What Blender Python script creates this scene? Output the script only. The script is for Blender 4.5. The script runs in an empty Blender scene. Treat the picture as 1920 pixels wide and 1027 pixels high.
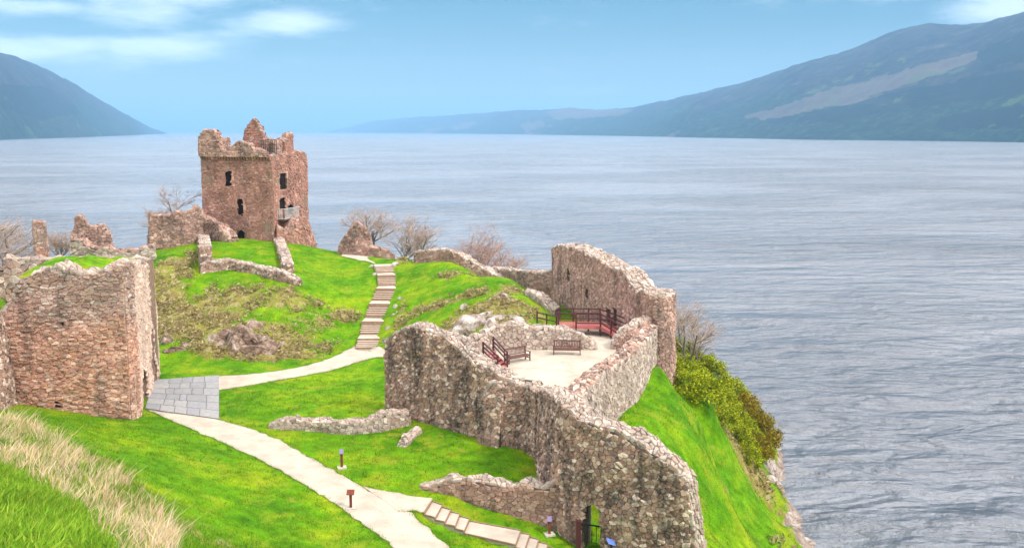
import bpy, bmesh, math, random
import numpy as np
from mathutils import Vector, Matrix, noise as mnoise
rng = np.random.default_rng(7); random.seed(7)
S = bpy.context.scene; COL = S.collection
# ------------------------------------------------------------------ camera
CAMZ = 32.0; F = 1844.0; CX, CY = 960.0, 513.5; HORY = 246.0
PITCH = math.atan((CY - HORY) / F); CP, SP = math.cos(PITCH), math.sin(PITCH)
cam_d = bpy.data.cameras.new("camera"); cam = bpy.data.objects.new("camera", cam_d); COL.objects.link(cam)
cam_d.sensor_width = 36.0; cam_d.lens = 36.0 * F / 1920.0; cam_d.clip_start = 0.5; cam_d.clip_end = 120000
cam.location = (0, 0, CAMZ); cam.rotation_euler = (math.pi / 2 - PITCH, 0, 0); S.camera = cam
# ------------------------------------------------------------------ world, sun, exposure
SUN_EL, SUN_AZ = 46.0, 124.0        # azimuth clockwise from +Y (view direction): light from the right
W = bpy.data.worlds.new("World"); S.world = W; W.use_nodes = True
wn, wl = W.node_tree.nodes, W.node_tree.links; wn.clear()
def wnode(t, **k):
    n = wn.new(t)
    for a, b in k.items(): setattr(n, a, b)
    return n
def wmath(op, a, b=None, clamp=False):
    n = wn.new("ShaderNodeMath"); n.operation = op; n.use_clamp = clamp
    for i, v in enumerate((a, b)):
        if v is None: continue
        if isinstance(v, (int, float)): n.inputs[i].default_value = v
        else: wl.new(v, n.inputs[i])
    return n.outputs[0]
sky = wnode("ShaderNodeTexSky", sky_type="NISHITA", sun_disc=False)
sky.sun_elevation = math.radians(SUN_EL); sky.sun_rotation = math.radians(SUN_AZ)
sky.altitude = 0; sky.air_density = 1.0; sky.dust_density = 0.1; sky.ozone_density = 3.0
tc = wnode("ShaderNodeTexCoord"); sep = wnode("ShaderNodeSeparateXYZ"); wl.new(tc.outputs["Generated"], sep.inputs[0])
zup = wmath("MAXIMUM", sep.outputs[2], 0.0)
den = wmath("ADD", zup, 0.10)
comb = wnode("ShaderNodeCombineXYZ"); wl.new(wmath("DIVIDE", sep.outputs[0], den), comb.inputs[0]); wl.new(wmath("DIVIDE", sep.outputs[1], den), comb.inputs[1])
CLOUD_OFF = (3.1, 1.7, 0.0)
mp = wnode("ShaderNodeMapping"); mp.inputs["Location"].default_value = CLOUD_OFF; mp.inputs["Scale"].default_value = (0.55, 0.8, 1); wl.new(comb.outputs[0], mp.inputs[0])
nz = wnode("ShaderNodeTexNoise"); nz.inputs["Scale"].default_value = 1.0; nz.inputs["Detail"].default_value = 7; nz.inputs["Roughness"].default_value = 0.55; nz.inputs["Distortion"].default_value = 0.3
wl.new(mp.outputs[0], nz.inputs["Vector"])
# broken cloud deck: thickens overhead, opens low down over the loch
def wstep(v, a_, b_, lo=0.0, hi=1.0):
    n = wnode("ShaderNodeMapRange", interpolation_type="SMOOTHSTEP"); wl.new(v, n.inputs[0])
    for i_, q_ in enumerate((a_, b_, lo, hi)): n.inputs[i_ + 1].default_value = q_
    return n.outputs[0]
deck = wstep(wmath("ADD", nz.outputs[0], wstep(zup, 0.10, 0.24, -0.30, 0.20)), 0.40, 0.66, 0.0, 0.95)
ysafe = wmath("MAXIMUM", sep.outputs[1], 0.02); az = wmath("DIVIDE", sep.outputs[0], ysafe); el = wmath("DIVIDE", sep.outputs[2], ysafe)
nb2 = wnode("ShaderNodeTexNoise"); nb2.inputs["Scale"].default_value = 9.0; nb2.inputs["Detail"].default_value = 7; nb2.inputs["Roughness"].default_value = 0.62
mp2 = wnode("ShaderNodeMapping"); mp2.inputs["Scale"].default_value = (1, 1, 4.5); wl.new(tc.outputs["Generated"], mp2.inputs[0]); wl.new(mp2.outputs[0], nb2.inputs["Vector"])
bank = None
for (bx, by, rx, ry, am) in ((85, 24, 110, 18, .8), (285, 28, 110, 34, .9), (400, 0, 120, 30, .9), (548, 46, 95, 40, .75), (60, 95, 200, 30, 1.0), (330, 95, 200, 28, .8), (345, 210, 40, 12, .6), (430, 205, 40, 10, .4), (1650, 2, 70, 18, .7), (1870, 20, 110, 42, 1.1), (2000, -60, 200, 90, 1.0), (-150, 40, 150, 50, .9), (120, -120, 400, 70, .9), (700, -140, 300, 60, .6), (1500, -160, 500, 80, .7), (820, 236, 330, 15, .85), (1150, 214, 160, 10, .5)):
    g_ = wmath("ADD", wmath("POWER", wmath("DIVIDE", wmath("SUBTRACT", az, (bx - 960) / 1844), rx / 1844), 2.0), wmath("POWER", wmath("DIVIDE", wmath("SUBTRACT", el, (246 - by) / 1844), ry / 1844), 2.0))
    g_ = wmath("MULTIPLY", wmath("POWER", 2.718, wmath("MULTIPLY", g_, -0.8)), am); bank = g_ if bank is None else wmath("MAXIMUM", bank, g_)
bank = wmath("MULTIPLY", bank, wstep(sep.outputs[1], 0.05, 0.3))
bank = wstep(wmath("ADD", bank, wmath("MULTIPLY", wmath("SUBTRACT", nb2.outputs[0], 0.5), 2.1)), 0.12, 1.15, 0.0, 0.42)
ramp = wnode("ShaderNodeMath", operation="MAXIMUM"); wl.new(deck, ramp.inputs[0]); wl.new(bank, ramp.inputs[1])
hs = wnode("ShaderNodeHueSaturation"); hs.inputs["Hue"].default_value = 0.487; hs.inputs["Saturation"].default_value = 1.42; hs.inputs["Value"].default_value = 0.66; wl.new(sky.outputs[0], hs.inputs["Color"])
mixc = wnode("ShaderNodeMix", data_type="RGBA"); wl.new(ramp.outputs[0], mixc.inputs[0]); wl.new(hs.outputs[0], mixc.inputs[6])
mixc.inputs[7].default_value = (18.5, 18.8, 19.6, 1)
bg = wnode("ShaderNodeBackground"); bg.inputs[1].default_value = 0.055; wl.new(mixc.outputs[2], bg.inputs[0])
wo = wnode("ShaderNodeOutputWorld"); wl.new(bg.outputs[0], wo.inputs[0])
sun_d = bpy.data.lights.new("sun", "SUN"); sun_d.energy = 1.9; sun_d.angle = math.radians(12); sun_d.color = (1, 0.95, 0.87)
sun = bpy.data.objects.new("sun", sun_d); COL.objects.link(sun)
_a, _e = math.radians(SUN_AZ), math.radians(SUN_EL)
sun.rotation_euler = Vector((math.sin(_a) * math.cos(_e), math.cos(_a) * math.cos(_e), math.sin(_e))).to_track_quat("Z", "Y").to_euler()
S.view_settings.view_transform = "Standard"; S.view_settings.look = "None"; S.view_settings.gamma = 1; S.view_settings.use_curve_mapping = False
S.view_settings.exposure = 1.18
S.render.engine = "CYCLES"; S.cycles.use_denoising = True; S.cycles.max_bounces = 6; S.cycles.volume_bounces = 0; S.cycles.diffuse_bounces = 3
S.cycles.use_adaptive_sampling = True; S.cycles.adaptive_threshold = 0.02; S.cycles.caustics_reflective = False; S.cycles.caustics_refractive = False

# ------------------------------------------------------------------ pixel rays (to survey the place from the photograph)
CAMP = np.array([0, 0, CAMZ])
def ray(px, py):
    dx = (px - CX) / F; dv = (CY - py) / F
    return np.array([dx, CP + dv * SP, -SP + dv * CP])
def at_z(px, py, z):
    d = ray(px, py); return CAMP + d * ((z - CAMZ) / d[2])
def at_y(px, py, y):
    d = ray(px, py); return CAMP + d * (y / d[1])
def project(p):
    p = np.asarray(p, float); q = p - CAMP
    dep = q[..., 1] * CP - q[..., 2] * SP; up = q[..., 1] * SP + q[..., 2] * CP
    return CX + F * q[..., 0] / dep, CY - F * up / dep, dep

# ------------------------------------------------------------------ helpers
def tag(o, label=None, cat=None, group=None, kind=None):
    if label: o["label"] = label
    if cat: o["category"] = cat
    if group: o["group"] = group
    if kind: o["kind"] = kind
    return o
def link(o, parent=None):
    COL.objects.link(o)
    if parent is not None: o.parent = parent
    return o
def empty(name, loc=(0, 0, 0)):
    o = bpy.data.objects.new(name, None); o.location = loc; o.empty_display_size = 0.3
    return link(o)
def mesh_np(name, verts, faces, mat, parent=None, smooth=False, origin=None):
    """one mesh object; world coordinates in, parented empties sit anywhere"""
    verts = np.asarray(verts, float).reshape(-1, 3)
    base = np.zeros(3) if origin is None else np.asarray(origin, float)
    pl = np.array(parent.matrix_basis.translation) if parent is not None else np.zeros(3)
    me = bpy.data.meshes.new(name)
    if isinstance(faces, np.ndarray):
        n, k = faces.shape
        me.vertices.add(len(verts)); me.vertices.foreach_set("co", (verts - base).astype(np.float32).ravel())
        me.loops.add(n * k); me.loops.foreach_set("vertex_index", faces.astype(np.int32).ravel())
        me.polygons.add(n); me.polygons.foreach_set("loop_start", np.arange(0, n * k, k, dtype=np.int32))
        me.update(calc_edges=True); me.validate()
    else:
        me.from_pydata((verts - base).tolist(), [], faces); me.update()
    if smooth: me.polygons.foreach_set("use_smooth", np.ones(len(me.polygons), bool))
    me.materials.append(mat)
    o = bpy.data.objects.new(name, me)
    o.location = base - (root_pos(parent) if parent is not None else 0)
    return link(o, parent)
def root_pos(o):
    p = np.zeros(3)
    while o is not None:
        p = p + np.array(o.location); o = o.parent
    return p
def fbm(x, y, z=0.0, oct=4):
    return mnoise.fractal(Vector((x, y, z)), 1.0, 2.0, oct)
class MB:
    """collects boxes, bars, tubes"""
    def __init__(s): s.v = []; s.f = []
    def quad_box(s, c8):
        b = len(s.v); s.v += [tuple(p) for p in c8]
        for q in ((0, 3, 2, 1), (4, 5, 6, 7), (0, 1, 5, 4), (1, 2, 6, 5), (2, 3, 7, 6), (3, 0, 4, 7)): s.f.append(tuple(b + i for i in q))
    def bar(s, a, b, w, h, up=(0, 0, 1)):
        a = Vector(a); b = Vector(b); d = (b - a).normalized(); up = Vector(up)
        if abs(d.dot(up)) > 0.98: up = Vector((0, 1, 0))
        x = d.cross(up).normalized() * (w / 2); y = x.cross(d).normalized() * (h / 2)
        s.quad_box([a - x - y, a + x - y, a + x + y, a - x + y, b - x - y, b + x - y, b + x + y, b - x + y])
    def box(s, c, sx, sy, sz, rz=0.0):
        c = Vector(c); R = Matrix.Rotation(rz, 3, "Z")
        s.quad_box([c + R @ Vector((i * sx / 2, j * sy / 2, k * sz / 2)) for k in (-1, 1) for i, j in ((-1, -1), (1, -1), (1, 1), (-1, 1))])
    def tube(s, pts, rad, n=5, cap=True):
        pts = [Vector(p) for p in pts]; rad = rad if isinstance(rad, (list, tuple)) else [rad] * len(pts)
        b = len(s.v)
        for i, p in enumerate(pts):
            d = (pts[min(i + 1, len(pts) - 1)] - pts[max(i - 1, 0)]).normalized()
            u = d.cross(Vector((0.31, 0.2, 0.93))); u = u.normalized() if u.length > 1e-4 else Vector((1, 0, 0)); w = d.cross(u)
            for k in range(n):
                t = 2 * math.pi * k / n; s.v.append(tuple(p + (u * math.cos(t) + w * math.sin(t)) * rad[i]))
        for i in range(len(pts) - 1):
            for k in range(n):
                k2 = (k + 1) % n; s.f.append((b + i * n + k, b + i * n + k2, b + (i + 1) * n + k2, b + (i + 1) * n + k))
        if cap: s.f.append(tuple(b + (len(pts) - 1) * n + k for k in range(n))); s.f.append(tuple(b + k for k in reversed(range(n))))
    def build(s, name, mat, parent=None, origin=None, smooth=False):
        return mesh_np(name, np.array(s.v), list(s.f), mat, parent, smooth, origin)

# ------------------------------------------------------------------ materials
class NT:
    def __init__(s, name):
        s.m = bpy.data.materials.new(name); s.m.use_nodes = True; s.t = s.m.node_tree; s.n = s.t.nodes; s.l = s.t.links; s.n.clear()
        s.out = s.n.new("ShaderNodeOutputMaterial"); s.b = s.n.new("ShaderNodeBsdfPrincipled"); s.l.new(s.b.outputs[0], s.out.inputs[0])
        s.geo = s.n.new("ShaderNodeNewGeometry")
    def put(s, v, sock):
        if v is None: return
        if hasattr(v, "is_linked"): s.l.new(v, sock)
        elif isinstance(v, (tuple, list)): sock.default_value = tuple(v) + ((1,) if len(v) == 3 and sock.type == "RGBA" else ())
        else: sock.default_value = v
    def math(s, op, a, b=None, clamp=False):
        n = s.n.new("ShaderNodeMath"); n.operation = op; n.use_clamp = clamp; s.put(a, n.inputs[0]); s.put(b, n.inputs[1]); return n.outputs[0]
    def pos(s, scale=(1, 1, 1), rot=(0, 0, 0), src=None):
        n = s.n.new("ShaderNodeMapping"); n.inputs["Scale"].default_value = scale; n.inputs["Rotation"].default_value = rot; s.l.new(src or s.geo.outputs["Position"], n.inputs[0]); return n.outputs[0]
    def noise(s, scale, detail=4, rough=0.55, vec=None, dist=0.0):
        n = s.n.new("ShaderNodeTexNoise"); n.inputs["Scale"].default_value = scale; n.inputs["Detail"].default_value = detail; n.inputs["Roughness"].default_value = rough; n.inputs["Distortion"].default_value = dist
        s.l.new(vec or s.geo.outputs["Position"], n.inputs["Vector"]); return n.outputs[0]
    def vor(s, scale, vec=None):
        n = s.n.new("ShaderNodeTexVoronoi"); n.inputs["Scale"].default_value = scale; s.l.new(vec or s.geo.outputs["Position"], n.inputs["Vector"]); return n
    def ramp(s, fac, stops, interp="LINEAR"):
        n = s.n.new("ShaderNodeValToRGB"); n.color_ramp.interpolation = interp; e = n.color_ramp.elements
        while len(e) < len(stops): e.new(0.5)
        for i, (p, c) in enumerate(stops):
            e[i].position = p; e[i].color = (c, c, c, 1) if isinstance(c, (int, float)) else tuple(c) + (1,)
        s.put(fac, n.inputs[0]); return n.outputs[0]
    def step(s, v, a, b, lo=0.0, hi=1.0):
        n = s.n.new("ShaderNodeMapRange"); n.interpolation_type = "SMOOTHSTEP"; s.put(v, n.inputs[0])
        for i, q in enumerate((a, b, lo, hi)): n.inputs[i + 1].default_value = q
        return n.outputs[0]
    def mix(s, fac, a, b, blend="MIX"):
        n = s.n.new("ShaderNodeMix"); n.data_type = "RGBA"; n.blend_type = blend; s.put(fac, n.inputs[0]); s.put(a, n.inputs[6]); s.put(b, n.inputs[7]); return n.outputs[2]
    def attr(s, name):
        n = s.n.new("ShaderNodeAttribute"); n.attribute_name = name; return n.outputs["Fac"]
    def rnd(s):
        oi = s.n.new("ShaderNodeObjectInfo"); return s.math("FRACT", s.math("ADD", oi.outputs["Random"], s.geo.outputs["Random Per Island"]))
    def bump(s, h, strength=0.5, dist=0.05):
        n = s.n.new("ShaderNodeBump"); n.inputs["Strength"].default_value = strength; n.inputs["Distance"].default_value = dist; s.put(h, n.inputs["Height"]); s.l.new(n.outputs[0], s.b.inputs["Normal"])
    def done(s, col, rough=0.9, spec=0.2):
        s.put(col, s.b.inputs["Base Color"]); s.put(rough, s.b.inputs["Roughness"]); s.put(spec, s.b.inputs["Specular IOR Level"]); return s.m
def stone_mat(name, pal, stain=0.5, lichen=0.4, bright=1.0, sscale=0.35, weather=None):
    t = NT(name); r = t.rnd()
    pal = [tuple(min(1, c * bright) for c in p) for p in pal]
    col = t.ramp(r, [(i / len(pal), p) for i, p in enumerate(pal)], "CONSTANT")
    big = t.ramp(t.noise(0.6, 3), [(0.3, 0.78), (0.7, 1.15)])
    col = t.mix(1.0, col, big, "MULTIPLY")
    col = t.mix(1.0, col, t.ramp(t.noise(9, 5, 0.7), [(0.25, 0.55), (0.5, 1.0), (0.75, 1.35)]), "MULTIPLY")
    if weather:      # upper courses weathered grey and lichened
        sp_ = t.n.new('ShaderNodeSeparateXYZ'); t.l.new(t.geo.outputs['Position'], sp_.inputs[0]); zz_ = t.math('ADD', sp_.outputs[2], t.math('MULTIPLY', t.math('SUBTRACT', t.noise(0.5, 4), 0.5), 5.0))
        col = t.mix(t.step(zz_, weather[0], weather[1], 0, .75), col, t.mix(1.0, col, (.62, .82, .95), 'MULTIPLY'))
    st = t.step(t.noise(sscale, 6, 0.65, t.pos((2.2, 2.2, 0.5)), 0.6), 0.46, 0.64, 0, stain)
    st = t.math("MULTIPLY", st, t.step(t.noise(4, 4, 0.7), 0.3, 0.6))
    col = t.mix(st, col, (0.055, 0.045, 0.042))
    li = t.math("MULTIPLY", t.step(t.noise(2.6, 6, 0.65), 0.52, 0.66), lichen)
    col = t.mix(li, col, (0.52, 0.49, 0.44))
    t.bump(t.noise(14, 6, 0.7), 0.9, 0.06)
    return t.done(col, 0.95, 0.15)
PAL_GREY = [(0.341, 0.213, 0.164), (0.433, 0.276, 0.212), (0.263, 0.168, 0.132), (0.485, 0.327, 0.253), (0.38, 0.225, 0.169), (0.641, 0.468, 0.374), (0.302, 0.191, 0.148), (0.406, 0.265, 0.207), (0.212, 0.141, 0.117), (0.446, 0.26, 0.19), (0.719, 0.547, 0.454), (0.355, 0.231, 0.18)]
PAL_PINK = [(0.517, 0.259, 0.187), (0.617, 0.33, 0.238), (0.446, 0.223, 0.161), (0.682, 0.397, 0.292), (0.554, 0.285, 0.196), (0.401, 0.216, 0.166), (0.749, 0.484, 0.376), (0.568, 0.303, 0.22), (0.641, 0.349, 0.244), (0.489, 0.285, 0.219)]
PAL_PALE = [(0.451, 0.346, 0.281), (0.392, 0.292, 0.237), (0.518, 0.412, 0.342), (0.325, 0.242, 0.199), (0.481, 0.373, 0.307), (0.422, 0.316, 0.253), (0.571, 0.466, 0.392), (0.363, 0.259, 0.205)]
PAL_BROWN = [(0.401, 0.238, 0.185), (0.467, 0.289, 0.224), (0.347, 0.206, 0.163), (0.521, 0.335, 0.264), (0.423, 0.252, 0.189), (0.315, 0.197, 0.158), (0.553, 0.372, 0.295)]
M = {}
M["grey"] = stone_mat("rubble_stone", PAL_GREY, 0.92, 0.28, 1.04)
M["pink"] = stone_mat("sandstone", PAL_PINK, 0.5, 0.35, 1.0, 0.35, (17.5, 20.5))
M["ashlar"] = stone_mat("pale_ashlar", [(.62, .43, .34), (.68, .49, .39), (.56, .38, .30), (.71, .54, .44), (.60, .42, .34)], 0.25, 0.2)
PAL_TOWER = [(0.393, 0.195, 0.147), (0.427, 0.219, 0.163), (0.372, 0.184, 0.138), (0.448, 0.239, 0.18), (0.407, 0.204, 0.152), (0.351, 0.181, 0.138), (0.489, 0.292, 0.225), (0.42, 0.213, 0.158)]
M["tower"] = stone_mat("tower_sandstone", PAL_TOWER, 0.4, 0.12)
M["brown"] = stone_mat("brown_stone", PAL_BROWN, 0.6, 0.16)
M["pale"] = stone_mat("capping_stone", PAL_PALE, 0.3, 0.6)
M["dark"] = stone_mat("dark_ruin_stone", PAL_BROWN, 0.7, 0.2, 0.85)
def mortar(name, c, stain=0.5):
    t = NT(name); col = t.mix(1.0, c, t.ramp(t.noise(5, 5, 0.7), [(0.3, 0.6), (0.7, 1.25)]), "MULTIPLY")
    st = t.step(t.noise(0.35, 5, 0.6, t.pos((1.6, 1.6, 0.45)), 0.6), 0.48, 0.66, 0, stain)
    col = t.mix(st, col, (0.05, 0.042, 0.04)); t.bump(t.noise(20, 5, 0.7), 0.8, 0.05); return t.done(col, 1.0, 0.1)
M["mortar_grey"] = mortar("mortar_grey", (.15, .115, .095), 0.6)  # mortar darkened so its colour carries the shadow between stones
M["mortar_pink"] = mortar("mortar_pink", (.27, .18, .13), 0.4)
M["mortar_brown"] = mortar("mortar_brown", (.20, .145, .115), 0.4)
def plain(name, c, rough=0.7, spec=0.3, var=0.3, scale=6):
    t = NT(name); col = t.mix(1.0, c, t.ramp(t.noise(scale, 5, 0.65), [(0.25, 1 - var), (0.75, 1 + var)]), "MULTIPLY"); t.bump(t.noise(scale * 4, 4), 0.3, 0.02); return t.done(col, rough, spec)
M["maroon"] = plain("maroon_paint", (.075, .018, .02), 0.55, 0.35, 0.35)
M["redwood"] = plain("red_boards", (.36, .095, .085), 0.7, 0.25, 0.3)
M["bench"] = plain("weathered_teak", (.13, .062, .05), 0.75, 0.2, 0.4, 10)
M["black"] = plain("dark_iron", (.012, .012, .014), 0.5, 0.4)
M["rust"] = plain("corten_post", (.16, .04, .022), 0.75, 0.25)
M["mauve"] = plain("sign_panel", (.20, .14, .28), 0.5, 0.4, 0.08)
M["blue"] = plain("blue_panel", (.06, .14, .5), 0.5, 0.4, 0.1)
M["white"] = plain("pale_metal", (.50, .50, .49), 0.6, 0.3, 0.15)
M["inner_dark"] = plain("painted_inner_dark", (.02, .016, .015), 1.0, 0.05)  # near-black: the darkness inside the tower is painted into this colour
M["concrete"] = plain("pale_footing", (.45, .40, .34), 0.95, 0.1)
def gravel(name, c):
    t = NT(name); col = t.mix(1.0, c, t.ramp(t.noise(0.7, 5, 0.6), [(0.3, 0.74), (0.7, 1.10)]), "MULTIPLY")
    col = t.mix(t.step(t.noise(2.5, 7, 0.78), 0.55, 0.72, 0, 0.45), col, (.30, .23, .16))
    col = t.mix(1.0, col, t.ramp(t.noise(22, 4, 0.8), [(0.2, 0.72), (0.5, 1.0), (0.8, 1.22)]), "MULTIPLY")
    t.bump(t.noise(45, 4, 0.8), 0.6, 0.03); return t.done(col, 1.0, 0.1)
M["path"] = gravel("path_gravel", (.50, .415, .33)); M["court"] = gravel("courtyard_gravel", (.50, .425, .335))
M["tread"] = gravel("step_tread", (.49, .41, .33))
M["riser"] = plain("timber_riser", (.27, .175, .12), 0.9, 0.1, 0.35)
t = NT("paving_slab"); r = t.rnd(); col = t.ramp(r, [(0, (.25, .245, .245)), (.3, (.29, .28, .275)), (.6, (.27, .26, .265)), (.8, (.31, .295, .285))], "CONSTANT")
col = t.mix(1.0, col, t.ramp(t.noise(3, 5, 0.6), [(0.3, 0.82), (0.7, 1.12)]), "MULTIPLY"); t.bump(t.noise(30, 4), 0.3, 0.02); M["slab"] = t.done(col, 0.9, 0.2)
# ground: grass, dead bracken, earth by surveyed cover
t = NT("ground_cover")
g1 = t.ramp(t.noise(0.22, 5, 0.6), [(0.3, (.045, .15, .003)), (0.5, (.10, .24, .003)), (0.7, (.24, .31, .006))])
g2 = t.ramp(t.noise(1.1, 6, 0.72), [(0.28, 0.5), (0.5, 1.0), (0.74, 1.5)])
g = t.mix(1.0, g1, g2, "MULTIPLY")
g = t.mix(1.0, g, t.ramp(t.noise(13, 4, 0.8), [(0.25, 0.6), (0.5, 1.0), (0.78, 1.5)]), "MULTIPLY")
g = t.mix(t.math("MULTIPLY", t.step(t.noise(0.4, 7, 0.75), 0.49, 0.66), 0.8), g, (.26, .29, .015))
g = t.mix(t.math("MULTIPLY", t.step(t.noise(0.8, 7, 0.78), 0.585, 0.70), 0.6), g, (.24, .17, .06))
g = t.mix(t.math("MULTIPLY", t.step(t.noise(1.7, 6, 0.75), 0.60, 0.72), 0.5), g, (.035, .12, .004))
g = t.mix(t.math("MULTIPLY", t.step(t.noise(7, 3, 0.6), 0.69, 0.73), 0.6), g, (.50, .52, .35))
dr = t.ramp(t.noise(1.3, 6, 0.7), [(0.28, (.10, .055, .03)), (0.40, (.25, .16, .075)), (0.50, (.20, .21, .02)), (0.60, (.36, .27, .15)), (0.72, (.17, .20, .015))])
dr = t.mix(1.0, dr, t.ramp(t.noise(9, 5, 0.75), [(0.25, 0.5), (0.75, 1.45)]), "MULTIPLY")
dm = t.math("ADD", t.attr("dry"), t.math("MULTIPLY", t.math("SUBTRACT", t.noise(0.55, 7, 0.72), 0.5), 1.9))
g = t.mix(t.step(dm, 0.36, 0.60), g, dr)
ro = t.ramp(t.noise(1.6, 6, 0.7), [(0.3, (.10, .075, .06)), (0.5, (.27, .20, .16)), (0.7, (.50, .44, .39))])
rm = t.math("ADD", t.attr("rock"), t.math("MULTIPLY", t.math("SUBTRACT", t.noise(1.4, 6, 0.7), 0.5), 1.0))
g = t.mix(t.step(rm, 0.42, 0.6), g, ro)
t.bump(t.noise(6, 7, 0.75), 0.8, 0.15); M["ground"] = t.done(g, 1.0, 0.08)
def leafmat(name, pal, trans=0.25):
    t = NT(name); r = t.rnd(); col = t.ramp(r, [(i / max(1, len(pal) - 1), p) for i, p in enumerate(pal)])
    col = t.mix(1.0, col, t.ramp(t.noise(0.7, 3), [(0.3, 0.75), (0.7, 1.2)]), "MULTIPLY")
    t.done(col, 0.8, 0.15)
    tr = t.n.new("ShaderNodeBsdfTranslucent"); t.put(col, tr.inputs[0]); mx = t.n.new("ShaderNodeMixShader"); mx.inputs[0].default_value = trans
    t.l.new(t.b.outputs[0], mx.inputs[1]); t.l.new(tr.outputs[0], mx.inputs[2]); t.l.new(mx.outputs[0], t.out.inputs[0]); return t.m
M["blade"] = leafmat("grass_blade", [(.04, .15, .003), (.09, .24, .004), (.15, .29, .006), (.27, .32, .02)])
M["straw"] = leafmat("dry_straw", [(.60, .37, .23), (.84, .60, .43), (.72, .46, .33), (.90, .71, .54), (.52, .44, .12), (.80, .56, .39)], 0.35)
M["weed"] = leafmat("weed_leaf", [(.09, .24, .010), (.19, .34, .016), (.33, .42, .04)])
M["gorse"] = leafmat("gorse_leaf", [(.03, .08, .006), (.20, .27, .010), (.40, .43, .014), (.60, .56, .02)])
M["rustleaf"] = leafmat("rusty_leaf", [(.05, .06, .008), (.22, .17, .012), (.40, .25, .02), (.20, .22, .015)])
M["bracken"] = leafmat("dead_bracken", [(.20, .12, .06), (.33, .23, .12), (.48, .37, .23), (.26, .28, .04), (.40, .29, .17), (.24, .22, .05)])
M["bark"] = plain("grey_bark", (.17, .14, .125), 0.95, 0.1, 0.3)
M["twig_pale"] = plain("pale_twig", (.38, .28, .235), 0.95, 0.1, 0.2)
t = NT("dark_outcrop"); col = t.ramp(t.noise(1.4, 7, 0.72, None, 0.5), [(0.32, (.05, .033, .025)), (0.44, (.19, .12, .085)), (0.54, (.33, .23, .175)), (0.66, (.56, .46, .40))])
col = t.mix(t.step(t.noise(2.5, 5, 0.7), 0.56, 0.66, 0, 0.8), col, (.16, .13, .04)); t.bump(t.noise(5, 7, 0.75), 1.0, 0.2); M["rock_dark"] = t.done(col, 0.95, 0.15)
M["twig_pink"] = plain("pink_twig", (.36, .23, .18), 0.95, 0.1, 0.2)
t = NT("outcrop_rock"); col = t.ramp(t.noise(1.1, 7, 0.7, None, 0.5), [(0.3, (.07, .055, .045)), (0.42, (.26, .19, .15)), (0.52, (.46, .38, .33)), (0.66, (.68, .63, .58))])
col = t.mix(t.step(t.noise(2.5, 5, 0.7), 0.58, 0.68, 0, 0.8), col, (.14, .15, .03)); t.bump(t.noise(5, 7, 0.75), 1.0, 0.2); M["rock"] = t.done(col, 0.95, 0.15)
# ------------------------------------------------------------------ terrain surveyed through pixel rays
CTRL_PX = [  # px, py, height
 (790,1027,10.8),(640,1020,11.1),(720,960,11.1),(641,877,11.5),(658,952,11.2),(245,788,12.0),(130,770,12.6),(15,755,13.2),(300,712,12.1),(410,707,12.1),(410,785,11.9),
 (600,740,12.0),(720,700,12.1),(850,850,11.7),(960,860,11.6),(930,832,11.8),(727,772,12.0),(780,790,11.95),(850,810,11.9),(890,822,11.85),(700,790,11.95),(1010,895,11.4),(520,800,11.8),(560,1000,11.4),(460,900,11.9),(300,810,12.3),(200,800,13.0),
 (400,1000,12.4),(330,960,13.6),(250,900,14.6),(100,830,15.4),(30,790,15.6),(200,1000,18.2),(100,940,18.3),(20,880,18.0),(20,1010,21.0),(330,1027,15.0),
 (800,940,10.95),(880,985,10.3),(975,1005,10.1),(1030,1003,10.0),(900,1027,10.2),(1010,1027,9.6),
 (320,690,12.2),(480,675,12.3),(640,657,12.35),(690,655,12.3),(560,688,12.2),
 (330,590,14.3),(300,500,17.6),(350,520,16.7),(350,470,18.6),(300,470,18.0),(450,452,19.0),(400,640,13.3),(480,610,14.1),(480,560,15.5),(465,505,17.4),(555,530,16.8),(540,590,14.6),(600,560,15.2),(560,640,12.9),(640,610,13.5),
 (620,500,16.9),(530,455,18.7),(600,475,17.6),(660,560,15.2),(690,500,16.9),(700,607,13.6),(716,564,15.0),(728,535,16.0),(720,495,17.3),(680,480,17.4),(740,486,17.5),
 (850,492,17.9),(780,495,17.6),(770,560,15.6),(760,620,14.0),(900,545,17.0),(860,600,15.6),(850,640,14.6),(900,625,16.0),(940,615,16.3),(960,522,17.6),(1000,570,16.7),(1015,590,16.2),(920,570,17.0),
 (980,556,15.3),(1030,560,15.4),(1010,560,15.6),
 (1330,1000,6.8),(1400,1000,4.3),(1450,1000,2.4),(1300,860,7.5),(1250,800,9.0),(1350,920,6.0),(1420,930,2.6),(1220,760,10.0),(1300,760,7.5),(1350,800,6.4),(1290,690,8.4),(1360,760,6.0),(1400,860,3.6),(1270,650,9.0),
]
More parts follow.
